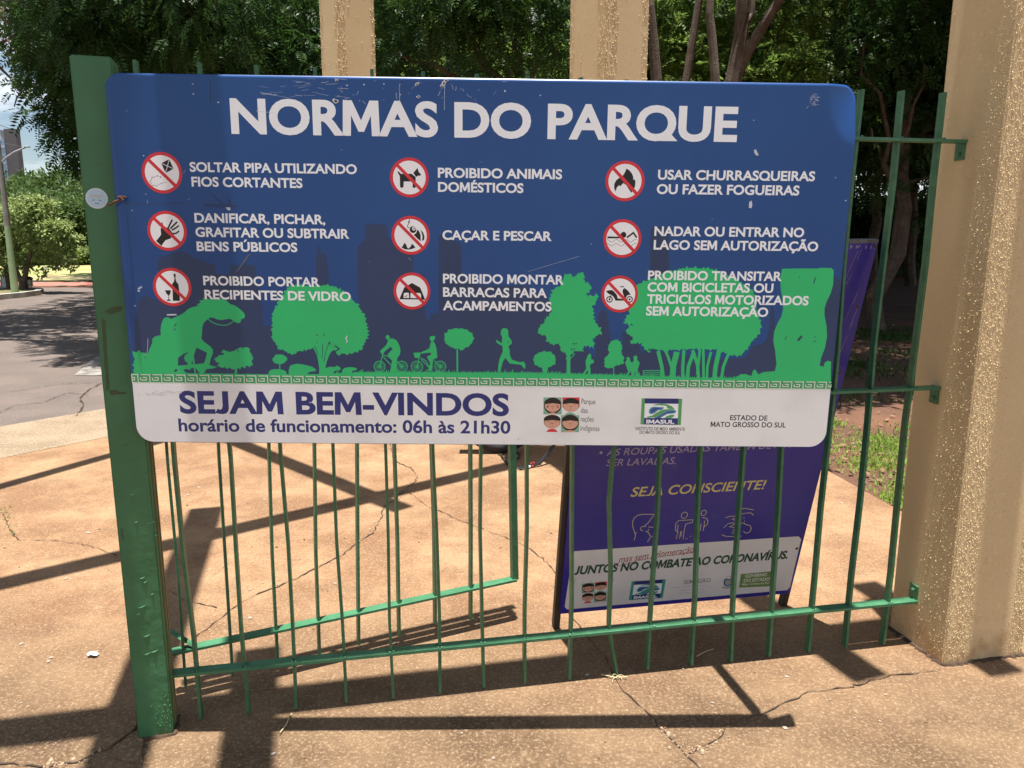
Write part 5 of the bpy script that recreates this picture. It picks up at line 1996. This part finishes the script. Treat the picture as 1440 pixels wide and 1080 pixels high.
V = leaves(C1, 52000, .085, 11, .34, 7, .45, .25)
r = random.Random(2)
C2 = [(r.uniform(-13, -4.5), r.uniform(9.6, 16.2), r.uniform(6.4, 8.6), r.uniform(1.0, 1.9), 1.0) for k in range(15)]
V2 = leaves(C2, 30000, .19, 12, .4, 5, .3, .3)
leaf_obj('crown', np.concatenate([V, V2]), LEAF_D, A, A.location)
b = MB()
limb(b, (-14.5, 12.5, 0), (-14.0, 12.5, 3.2), .34, .26, 1)
limb(b, (-14.0, 12.5, 3.2), (-9.5, 12.6, 7.2), .24, .12, 2)
limb(b, (-14.0, 12.5, 3.2), (-12, 14, 7.6), .2, .1, 3)
p = at_depth(-30, -8, 11.4); q = at_depth(55, 62, 11)
limb(b, (-12.2, 12.5, 4.9), p, .13, .085, 4, 5, .03)
limb(b, p, q, .085, .05, 5, 6, .03)
limb(b, q, at_depth(98, 170, 11), .05, .015, 6, 6, .05)
limb(b, p, at_depth(150, 5, 10), .06, .03, 7)
limb(b, at_depth(150, 5, 10), at_depth(300, 20, 10.4), .03, .012, 8)
for k, (x0, y0, x1, y1) in enumerate([(-10, 40, 45, 95), (10, 72, 62, 68), (-5, 90, 30, 128), (0, 60, 40, 40), (20, 30, 12, 95), (45, 95, 20, 150), (55, 62, 70, 130)]):
    limb(b, at_depth(x0, y0, 11.5), at_depth(x1, y1, 11.4), .022, .007, 20 + k, 5, .06)
shifted(b, A).build('trunk', M_bark, A)

# ---- tree between the two rear pillars
T = empty('tree', (-.2, 11.2, 0))
tag(T, 'dark feathery tree filling the gap between the two rear pillars above the sign', 'tree')
cl = [(560, 75, 9.6, .42), (610, 15, 9, .42), (650, 40, 9.4, .36), (690, 5, 9.2, .45), (700, 75, 10, .36), (745, 25, 9.6, .46), (785, 70, 10, .36), (600, 95, 10.4, .4), (560, 25, 10.2, .35), (765, 100, 10.6, .3), (640, -35, 9, .6), (740, -40, 9.4, .6), (545, -20, 10, .5), (660, 100, 11, .35), (800, 15, 10.2, .4)]
C1 = [(*at_depth(c[0], c[1], c[2]), c[3]) for c in cl] + [(r.uniform(-2.2, -.6), r.uniform(9.5, 11), r.uniform(5.4, 8), r.uniform(.8, 1.3)) for k in range(3)]
leaf_obj('crown', leaves(C1, 52000, .082, 21, .34, 7, .4, .25), LEAF_D, T, T.location)
b = MB()
limb(b, (-.2, 11.2, 0), (-.1, 11.0, 3.6), .16, .11, 31)
for k, c in enumerate([(560, 75, 9.6), (650, 40, 9.4), (745, 25, 9.6), (785, 70, 10), (640, -35, 9)]):
    limb(b, (-.1, 11.0, 3.4), at_depth(*c), .05, .015, 40 + k)
shifted(b, T).build('trunk', M_bark, T)

# ---- lighter young tree deeper in the same gap
T = empty('tree', (.25, 12.6, 0))
tag(T, 'young tree with sunlit yellow green leaves low in the gap between the rear pillars', 'tree')
cl = [(655, 95, 12.6, .4), (700, 80, 12.5, .42), (745, 95, 12.7, .4), (782, 98, 12.4, .34), (620, 15, 12.2, .4), (690, 40, 12.8, .4), (600, 100, 12.8, .3), (770, 60, 12.8, .35), (720, 130, 12.6, .5), (650, 140, 12.6, .5)]
C1 = [(*at_depth(*c[:3]), c[3]) for c in cl]
leaf_obj('crown', leaves(C1, 20000, .095, 23, .4, 5, .35, .2), LEAF_B, T, T.location)
b = MB()
limb(b, (.25, 12.6, 0), (.2, 12.6, 3.0), .06, .04, 33)
for c in cl[:4]:
    limb(b, (.2, 12.6, 2.9), at_depth(*c[:3]), .025, .008, 34)
shifted(b, T).build('trunk', M_bark, T)

# ---- many-stemmed tree behind the right of the sign
T = empty('tree', (3.3, 11.4, 0))
tag(T, 'tree with several slender brown stems and bright leaves behind the right of the sign', 'tree')
cl = [(925, 40, 12.6, .35), (950, 80, 12.4, .34), (985, 70, 12.6, .36), (1005, 100, 12.4, .3), (1068, 95, 12.2, .34), (1085, 60, 12.4, .28), (1110, 95, 12.0, .3), (1140, 90, 12, .25), (1020, 20, 12.6, .4), (940, 0, 12.6, .4), (1075, 5, 12.4, .35), (1130, 20, 12.6, .4), (970, 110, 12.3, .3), (1050, 112, 12.3, .3)]
C1 = [(*at_depth(*c[:3]), c[3]) for c in cl]
leaf_obj('crown', leaves([(*q[:3], q[3] * 1.25) for q in C1], 17000, .10, 31, .4, 5, .35, .12), LEAF_B, T, T.location)
b = MB()
b_ = MB()
def stem(pix, r0, r1, pale=False, seed=1):
    pts = [at_depth(*p) for p in pix]
    n = len(pts)
    (b_ if pale else b).tube(pts, [r0 + (r1 - r0) * i / (n - 1) for i in range(n)], 9)
stem([(925, 480, 11.2), (923, 113, 11.3), (919, 60, 11.3), (914, 10, 11.3), (908, -60, 11.4)], .085, .055)
stem([(950, 470, 11.3), (965, 115, 11.4), (972, 70, 11.4), (984, -5, 11.4), (992, -70, 11.5)], .065, .045)
stem([(1010, 470, 11.5), (1006, 115, 11.5), (1002, 60, 11.5), (998, 20, 11.5), (1000, -60, 11.5)], .075, .05, True)
stem([(1020, 470, 11.2), (1031, 115, 11.2), (1040, 70, 11.2), (1044, 20, 11.2), (1049, -60, 11.2)], .125, .09)
stem([(1036, 108, 11.2), (1052, 72, 11.1), (1074, 35, 11.0), (1098, -3, 10.9), (1130, -60, 10.8)], .075, .06)
stem([(1044, 40, 11.2), (1058, 20, 11.25), (1060, -40, 11.3)], .04, .03)
shifted(b, T).build('trunk', M_bark, T)
shifted(b_, T).build('trunk', M_bark2, T)

# ---- leafy bush with small white flowers of light at the right, behind the fence
T = empty('tree', (6.2, 13.0, 0))
tag(T, 'dark leafy tree behind the right end of the fence, glints of light among its leaves', 'tree')
cl = [(1215, 60, 12, .5), (1270, 40, 12, .5), (1250, 110, 12.3, .45), (1300, 90, 12, .45), (1190, 110, 12.6, .4), (1225, 180, 13, .45), (1280, 190, 12.6, .45), (1310, 250, 13, .4), (1240, 260, 13.2, .5), (1330, 160, 12.5, .4), (1295, 310, 13.2, .35), (1180, 40, 13, .5), (1330, 30, 12, .5), (1240, -20, 12, .7), (1320, -30, 12, .7), (1150, -30, 12.6, .6)]
C1 = [(*at_depth(*c[:3]), c[3]) for c in cl] + [(r.uniform(3.5, 9), r.uniform(11.5, 15.5), r.uniform(5.2, 8), r.uniform(.9, 1.5)) for k in range(10)]
leaf_obj('crown', leaves(C1, 50000, .10, 41, .36, 6, .35, .25), LEAF_D, T, T.location)
b = MB()
limb(b, (6.2, 13.0, 0), (6.3, 13, 3.8), .15, .1, 51)
for k, c in enumerate([(1215, 60, 12), (1300, 90, 12), (1225, 180, 13), (1310, 250, 13)]):
    limb(b, (6.25, 13.0, 2.4), at_depth(*c), .045, .015, 60 + k)
shifted(b, T).build('trunk', M_bark, T)

# ---- unseen high tree, added to shade the wood floor right of the gate
T = empty('tree', (4.3, 6.9, 0))
tag(T, 'unseen tree added behind the right pillar, its high crown shading the wood floor', 'tree')
C1 = [(r.uniform(2.9, 9.5), r.uniform(7.2, 10.6), r.uniform(5.4, 7.4), r.uniform(.8, 1.3)) for k in range(22)]
leaf_obj('crown', leaves(C1, 26000, .2, 45, .42, 5, .3, .25), LEAF_D, T, T.location)
b = MB()
limb(b, (4.3, 6.9, 0), (4.5, 7.3, 4.2), .17, .12, 71)
for k in range(6):
    limb(b, (4.5, 7.3, 4.0), C1[k * 3][:3], .06, .02, 72 + k)
shifted(b, T).build('trunk', M_bark, T)

# ---- the dark wood behind: three crown shapes, copied
def make_tree(name, label, cat, group, loc, crown_r, crown_z, n, size, m, seed, trunk_r=.14, squash=.8, shellv=.3, lowfrac=.0, spray=0):
    t = empty(name, loc)
    tag(t, label, cat, group)
    r = random.Random(seed)
    cl = []
    for k in range(16):
        a, e = r.uniform(0, 6.283), r.uniform(-.75, 1)
        q = crown_r * (.55 + .3 * r.random())
        cl.append((q * math.cos(a) * math.sqrt(1 - e * e * .8), q * math.sin(a) * math.sqrt(1 - e * e * .8), crown_z + q * e * squash, crown_r * r.uniform(.3, .5)))
    leaf_obj('crown', leaves(cl, n, size, seed, .5, spray, .25, shellv), m, t)
    b = MB()
    limb(b, (0, 0, 0), (r.uniform(-.2, .2), r.uniform(-.2, .2), crown_z - crown_r * .25), trunk_r, trunk_r * .65, seed, 7, .02)
    for k in range(6):
        limb(b, (0, 0, crown_z - crown_r * .55), cl[k][:3], trunk_r * .45, trunk_r * .12, seed + k + 1)
    b.build('trunk', M_bark, t)
    return t


def copy_tree(o, loc, rz, s=1.0, label=None):
    c = o.copy()
    COL.objects.link(c)
    c.location = loc
    c.rotation_euler = (0, 0, rz)
    c.scale = (s, s, s)
    if label:
        c['label'] = label
    for ch in o.children:
        q = ch.copy()
        COL.objects.link(q)
        q.parent = c
    return c


WOOD = 'tall dense tree of the dark wood filling the background behind pillars and fence'
WG = 'trees of the dark wood'
protos = [make_tree('tree', WOOD, 'tree', WG, (-4.6, 15.5, 0), 3.0, 5.0, 60000, .125, LEAF_D, 101, spray=5),
          make_tree('tree', WOOD, 'tree', WG, (.8, 16.5, 0), 3.2, 5.2, 60000, .13, LEAF_D, 102, spray=5),
          make_tree('tree', WOOD, 'tree', WG, (5.5, 18.2, 0), 3.2, 4.9, 60000, .13, LEAF_M, 103, spray=5)]
k = 0
for x, y, s in [(9.2, 16.8, 1.0), (12.8, 19.5, 1.1), (-7.2, 20.5, 1.15), (-2.8, 21, 1.2), (2.6, 22, 1.2), (7.8, 23.2, 1.2), (13, 25.2, 1.3), (-9.6, 25.8, 1.3), (-5.2, 27, 1.35), (.2, 27.5, 1.4), (5, 28, 1.35),
                (10.2, 28.6, 1.3), (16.5, 23, 1.2), (17.5, 29, 1.4), (9.3, 11.5, .8), (11.5, 14.2, .9), (-6.3, 17.2, .7), (-12.5, 34, 1.8), (-5.5, 36, 1.9), (2, 37, 1.9), (9, 38, 1.9), (16.5, 38, 1.9), (24, 36, 1.8),
                (8.4, 14.6, 1.0), (9.6, 20.5, 1.1), (4.2, 20.3, 1.0), (12.4, 22.3, 1.0), (-1.2, 18.6, .9), (3.2, 25, 1.3), (9, 26, 1.3), (-2.6, 24.5, 1.3), (6.4, 30.5, 1.4)]:
    copy_tree(protos[k % 3], (x, y, 0), k * 1.7, s)
    k += 1

# low green boundary wall far behind, and a hedge of shrubs in front of it
b = MB()
b.box((11, 32.5, .78), (34, .2, 1.56))
o = b.build('boundary_wall', mat('wall_green', (.05, .10, .045), (.03, .07, .03), 1.2, .8, speck=((.16, .2, .12), 1.1, .6, .1)))
tag(o, 'low dark green boundary wall at the far side of the wood, seen right of the fence', 'wall')

US = 'leafy undergrowth shrub in the dark wood behind pillars and fence'
us = make_tree('shrub', US, 'shrub', 'undergrowth of the dark wood', (-4.5, 22.5, 0), 1.9, 1.5, 16000, .15, LEAF_D, 111, .05, .75, .3)
r = random.Random(5)
for k in range(22):
    copy_tree(us, (-8 + k * 1.45 + r.uniform(-.3, .3), r.uniform(29.5, 32) if k % 2 else r.uniform(33.5, 36), 0), k * 1.3, r.uniform(.85, 1.25))

# ---- small tree on the kerbed island across the road
ti = on_ground(35, 412)
T = empty('tree', tuple(ti))
tag(T, 'small round bright green tree with a forked trunk on the kerbed island across the road', 'tree')
cl = [(45, 322, .62), (15, 335, .55), (75, 325, .5), (90, 345, .42), (60, 350, .5), (30, 300, .5), (60, 298, .45), (0, 310, .5), (100, 362, .25), (20, 362, .35), (80, 370, .28), (-20, 340, .5), (48, 282, .25), (108, 335, .2), (118, 352, .14), (20, 283, .18), (72, 286, .16), (95, 318, .2), (58, 384, .16), (5, 378, .22), (100, 376, .13), (35, 374, .2)]
C1 = [(*at_depth(c[0], c[1], ti.y + .25 * math.sin(i * 2.1)), c[2] * .82) for i, c in enumerate(cl)]
leaf_obj('crown', leaves(C1, 8000, .12, 61, .5, 0, .1, .35), LEAF_I, T, T.location)
b = MB()
b.tube([ti, at_depth(32, 398, ti.y)], [.13, .11], 9)
b.tube([at_depth(32, 399, ti.y), at_depth(26, 388, ti.y), at_depth(21, 376, ti.y), at_depth(15, 345, ti.y)], [.09, .07, .06, .03], 8)
b.tube([at_depth(32, 399, ti.y), at_depth(36, 386, ti.y), at_depth(39, 370, ti.y), at_depth(48, 335, ti.y)], [.09, .07, .06, .03], 8)
shifted(b, T).build('trunk', M_bark, T)
t2 = on_ground(15, 411)
T2 = empty('tree', tuple(t2))
tag(T2, 'leafy tree whose slim dark trunk leans behind the pale lamp post', 'tree')
C1 = [(*at_depth(c[0], c[1], t2.y + .3), c[2]) for c in [(-30, 320, .7), (-10, 350, .5), (-50, 345, .6), (-35, 290, .5), (5, 345, .4)]]
leaf_obj('crown', leaves(C1, 6000, .12, 62, .5, 0, .1, .5), LEAF_I, T2, T2.location)
b = MB()
b.tube([t2, at_depth(11, 390, t2.y), at_depth(5, 360, t2.y), at_depth(-10, 330, t2.y)], [.09, .075, .06, .03], 8)
shifted(b, T2).build('trunk', M_bark, T2)

# kerbed island
isl = [on_ground(x, y) for x, y in [(-120, 432), (-40, 428), (0, 421), (30, 418), (52, 415), (58, 412.5), (54, 411), (20, 409.5), (-20, 409), (-120, 410)]]
sheet('island_soil', [(p.x, p.y) for p in isl], .10, mat('island_soil', (.16, .12, .06), (.08, .11, .03), 1.5, .95))
b = MB()
P = isl + [isl[0]]
L = []
for i in range(len(P) - 1):
    a, c = P[i], P[i + 1]
    n = max(1, int((c - a).length / .7))
    for j in range(n):
        u0, u1 = a.lerp(c, j / n), a.lerp(c, (j + 1) / n)
        b.bar((u0.x, u0.y, .06), (u1.x, u1.y, .06), .14, .14, Vector((0, 0, 1)))
tag(b.build('kerb', mat('kerb_whitewash', (.5, .47, .42), (.3, .28, .25), 3, .9)), kind='structure')

# ---- street lamp on the island
lb = on_ground(22, 417)
lt = at_depth(-3, 198, lb.y)
lamp = empty('street_lamp', tuple(lb))
tag(lamp, 'slim concrete street lamp with pale green painted foot, at the left edge across the road', 'street lamp')
b = MB()
mid = at_depth(10.5, 318, lb.y)
b.tube([lb, mid], [.092, .074], 12)
shifted(b, lamp).build('painted_foot', mat('pale_green_paint', (.36, .46, .25), (.3, .4, .2), 5, .7), lamp)
b = MB()
b.tube([mid, lt], [.0735, .05], 12)
shifted(b, lamp).build('pole', mat('pole_concrete', (.3, .28, .24), (.24, .22, .19), 6, .8), lamp)
b = MB()
b.tube([at_depth(-2, 233, lb.y), at_depth(8, 222, lb.y), at_depth(20, 214, lb.y), at_depth(36, 207, lb.y)], .022, 8)
shifted(b, lamp).build('arm', mat('lamp_metal', (.45, .46, .47), (.4, .4, .42), 6, .4), lamp)
b = MB()
p = at_depth(38, 206.5, lb.y)
b.box(p, (.14, .07, .04), None, .015)
shifted(b, lamp).build('lamp_head', mat('lamp_metal', (.45, .46, .47)), lamp)
b = MB()
for (x0, y0, x1, y1) in ((-60, 150, 16, 182), (-60, 185, 30, 206)):
    b.tube([at_depth(x0, y0, 24), at_depth((x0 + x1) / 2, (y0 + y1) / 2 + 1.5, 22.5), at_depth(x1, y1, lb.y)], .008, 5)
tag(b.build('overhead_wire', M_dm), 'two thin overhead wires running to the street lamp at the left edge', 'wire')

# ---- small things by the island
fb = on_ground(9, 408.5)
fs = empty('folding_sign', tuple(fb))
tag(fs, 'small black framed folding sign with a pale sheet, standing beside the lamp post', 'folding sign')
b = MB()
b.box((0, 0, .25), (.28, .025, .44), Matrix.Rotation(-.15, 3, 'X'), .006)
b.box((0, .12, .25), (.28, .02, .44), Matrix.Rotation(.15, 3, 'X'), .006)
b.build('frame', M_dm, fs)
b = MB()
b.box((.0, -.017, .26), (.20, .006, .32), Matrix.Rotation(-.15, 3, 'X'))
b.build('sheet', mat('pale_sheet', (.6, .62, .6), (.5, .52, .5), 9, .6), fs)
wb = on_ground(42, 411.5)
wbin = empty('litter_bin', tuple(wb))
tag(wbin, 'small white litter bin on thin legs right of the forked tree', 'litter bin')
b = MB()
b.box((0, 0, .27), (.15, .15, .2), None, .012)
b.build('body', mat('bin_white', (.6, .6, .55), (.45, .45, .42), 9, .7), wbin)
for sx in (-.055, .055):
    b = MB()
    b.tube([(sx, 0, 0), (sx, 0, .19)], .01, 6)
    b.build('leg', M_dm, wbin)
b = MB()
bm = bmesh.new()
bmesh.ops.create_icosphere(bm, subdivisions=2, radius=1)
r = random.Random(8)
for v in bm.verts:
    v.co = Vector((v.co.x * .10 + .03, v.co.y * .07, v.co.z * .05 - .25 * max(0, v.co.x * .10) + r.uniform(-.012, .012)))
bm.verts.index_update()
b.add([v.co.copy() for v in bm.verts], [tuple(v.index for v in f.verts) for f in bm.faces])
bm.free()
o = b.build('bin_bag', M_rub)
o.location = (wb.x, wb.y, .41)
tag(o, 'small black bag slumped over the top of the white litter bin', 'bag')
gb = on_ground(65, 384.5)
fr = empty('lawn_sign', tuple(gb))
tag(fr, 'tiny white framed sign standing on the far sunlit lawn', 'sign')
b = MB()
for sx in (-.12, .12):
    b.tube([(sx, 0, 0), (sx, 0, .3)], .015, 6)
b.box((0, 0, .24), (.26, .02, .14))
b.build('board', mat('lawn_sign_white', (.6, .58, .55), (.5, .48, .45), 9, .7), fr)

# ---- trees on the slope beyond the lawn
HG = 'trees on the slope across the road'
hp = [make_tree('tree', 'rounded green tree on the wooded slope beyond the lawn at the left', 'tree', HG, (-28.5, 47, 0), 2.5, 2.4, 9000, .28, LEAF_FAR, 201, .16, .75, .6),
      make_tree('tree', 'rounded green tree on the wooded slope beyond the lawn at the left', 'tree', HG, (-33, 52, 0), 2.6, 2.3, 9000, .30, LEAF_FAR, 202, .16, .75, .6)]
k = 0
for x, y, s in [(-25.5, 49, 1.05), (-31, 48.5, .85), (-36, 50, 1.1), (-22, 52, 1.1), (-30, 60, 1.25), (-35.5, 62, 1.15), (-41, 63, 1.3), (-26, 61, 1.25), (-45, 70, 1.5), (-38, 74, 1.5), (-50, 78, 1.6), (-33, 72, 1.5), (-54, 92, 2.0), (-62, 96, 2.05), (-70, 98, 2.1), (-46, 90, 2.0),
                (-80, 118, 2.4), (-64, 112, 2.45), (-40, 46, .9), (-45, 55, 1.2), (-58, 80, 1.7), (-18, 56, 1.2)]:
    copy_tree(hp[k % 2], (x, y, -.1), k * 2.3, s)
    k += 1
# shrub line at the edge of the lawn
sp = make_tree('shrub', 'low bright shrub at the near foot of the wooded slope, edge of the lawn', 'shrub', 'shrubs along the lawn edge', (-26.8, 44.3, -.2), 1.1, .6, 3500, .22, LEAF_B, 211, .05, .6, .6)
for k, (x, y, s) in enumerate([(-24.6, 44.5, .9), (-29.2, 44.1, .8), (-31.5, 44.6, 1.0), (-34, 44.2, .9), (-22.4, 44.6, 1.1)]):
    copy_tree(sp, (x, y, -.2), k * 1.3, s)

# ---- office tower in the distance
tw = empty('office_tower', (-149, 222, 0))
tag(tw, 'grey office tower with a pale glass side rising above the trees at the far left', 'building')
p0, p1 = at_depth(8, 182, 220), at_depth(24.5, 182, 220)
b = MB()
b.box(((p0.x + p1.x) / 2 + 149, -2, p0.z / 2), (p1.x - p0.x, 2, p0.z))
b.build('core', mat('tower_grey', (.13, .13, .135), (.11, .11, .115), .2, .8), tw)
p2 = at_depth(-40, 196, 219)
b = MB()
b.box(((p2.x + p0.x) / 2 + 149 - .02, -2.2, p2.z / 2), (p0.x - p2.x, 2, p2.z))
gm = mat('tower_glass', (.30, .42, .52), (.24, .36, .47), .5, .15, spec=.8)
b.build('glass_side', gm, tw)
b = MB()
for k in range(1, 11):
    b.box(((p2.x + p0.x) / 2 + 149, -3.25, p2.z - k * 2.1), (p0.x - p2.x - .1, .3, .22))
for k in range(1, 5):
    b.box((p2.x + 149 + (p0.x - p2.x) * k / 5, -3.3, p2.z / 2), (.2, .3, p2.z - .2))
b.build('mullions', mat('tower_mullion', (.5, .55, .58), (.45, .5, .53), .5, .5), tw)
b = MB()
p3 = at_depth(-6, 182, 220)
b.box((p3.x + 149, 0, p2.z + 1.3), (2.4, 4, 2.6))
b.build('roof_plant', mat('tower_light', (.4, .4, .4), (.35, .35, .35), .5, .8), tw)

# ---- grass beside the pavement on the right, weeds in the cracks, and tufts in the wood
def blades(n, area, h, seed, m, name, clump=0):
    g = np.random.default_rng(seed)
    P = np.array([area(g) for _ in range(n)])
    a = g.random(n) * 6.283
    H = h * (.5 + g.random(n))
    wv = .004 + .005 * g.random(n)
    lean = np.stack([np.cos(a), np.sin(a)], 1) * (H * (.2 + .6 * g.random(n)))[:, None]
    s = np.stack([-np.sin(a), np.cos(a)], 1) * wv[:, None]
    z = np.zeros(n)
    v0 = np.column_stack([P - s, z]); v1 = np.column_stack([P + s, z])
    v2 = np.column_stack([P + s * .7 + lean * .45, H * .65]); v3 = np.column_stack([P + lean, H])
    V = np.stack([v0, v1, v2, v3], 1).reshape(-1, 3)
    o = leaf_obj(name, V, m)
    return o


gc = [(r.uniform(2.15, 3.6), r.uniform(4.2, 6.4), r.uniform(.12, .38)) for k in range(26)]
def ar(g):
    while True:
        c = gc[g.integers(len(gc))]
        x, y = c[0] + g.normal() * c[2] * .6, c[1] + g.normal() * c[2] * .6
        edge = 2.23 if y < 4.29 else (2.23 - (y - 4.29) * .137 if y < 5.02 else 2.13 - (y - 5.02) * .19)
        if x > edge + .01 and y > 3.9:
            return (x, y)
tag(blades(7000, ar, .023, 5, leaf_mat('grass_blade', (.15, .25, .035), (.30, .40, .09), 3, .3), 'grass'), kind='stuff')
gc2 = [(r.uniform(2.4, 7), r.uniform(6.6, 14), r.uniform(.2, .5)) for k in range(30)]
def ar2(g):
    c = gc2[g.integers(len(gc2))]
    return (c[0] + g.normal() * c[2] * .6, c[1] + g.normal() * c[2] * .6)
tag(blades(6000, ar2, .06, 6, MATS.get('x') or LEAF_M, 'grass'), kind='stuff')
# fallen leaves on the wood floor and along the grass edge
g = np.random.default_rng(9)
n = 2600
X = 2.2 + 7 * g.random(n) ** 1.4
Y = 4.1 + 10 * g.random(n) ** 1.3
ok = X > 2.32 - np.clip(Y - 4.2, 0, 4) * .17
P = np.column_stack([X, Y, .004 + .015 * g.random(n)])[ok]
n = len(P)
a = g.random(n) * 6.283
L = .014 + .022 * g.random(n)
ax = np.column_stack([np.cos(a), np.sin(a), g.normal(size=n) * .25]) * L[:, None]
sd_ = np.column_stack([-np.sin(a), np.cos(a), g.normal(size=n) * .25]) * (L * .5)[:, None]
V = np.stack([P - ax, P - sd_, P + ax, P + sd_], 1).reshape(-1, 3)
V[:, 2] = np.maximum(V[:, 2], -.008)
tag(leaf_obj('fallen_leaves', V, mat('fallen_leaf', (.13, .07, .035), (.24, .15, .07), 3, .9)), kind='stuff')

b = MB()
r = random.Random(15)
for px, py, n in [(6, 716, 12), (10, 730, 14), (14, 742, 10), (20, 752, 9), (3, 722, 8)]:
    c = on_ground(px, py)
    for k in range(n):
        a = r.uniform(0, 6.28)
        L = r.uniform(.008, .022)
        s = .003
        x, y = c.x + r.uniform(-.03, .03), c.y + r.uniform(-.03, .03)
        e = (x + math.cos(a) * L, y + math.sin(a) * L, .004 + L * r.uniform(.2, .9))
        mpt = (x + math.cos(a) * L * .5, y + math.sin(a) * L * .5, .004 + L * .5)
        b.add([(x, y, .004), (mpt[0] - math.sin(a) * s, mpt[1] + math.cos(a) * s, mpt[2]), e, (mpt[0] + math.sin(a) * s, mpt[1] - math.cos(a) * s, mpt[2])], [(0, 1, 2, 3)])
tag(b.build('weed', LEAF_B), 'scrawny weeds growing out of the pavement crack at the left edge', 'weeds')
# dry grass caught in the crack under the bent bar
b = MB()
c = on_ground(868, 955)
for k in range(9):
    a = r.uniform(0, 6.28)
    L = r.uniform(.012, .04)
    x, y = c.x + r.uniform(-.03, .03), c.y + r.uniform(-.025, .025)
    b.tube([(x, y, .006), (x + math.cos(a) * L * .5, y + math.sin(a) * L * .5, .012), (x + math.cos(a) * L, y + math.sin(a) * L, .007)], .0011, 3, False)
tag(b.build('dry_grass', M_straw), 'little tuft of dry grass caught under the foot of the bent bar', 'dry grass')
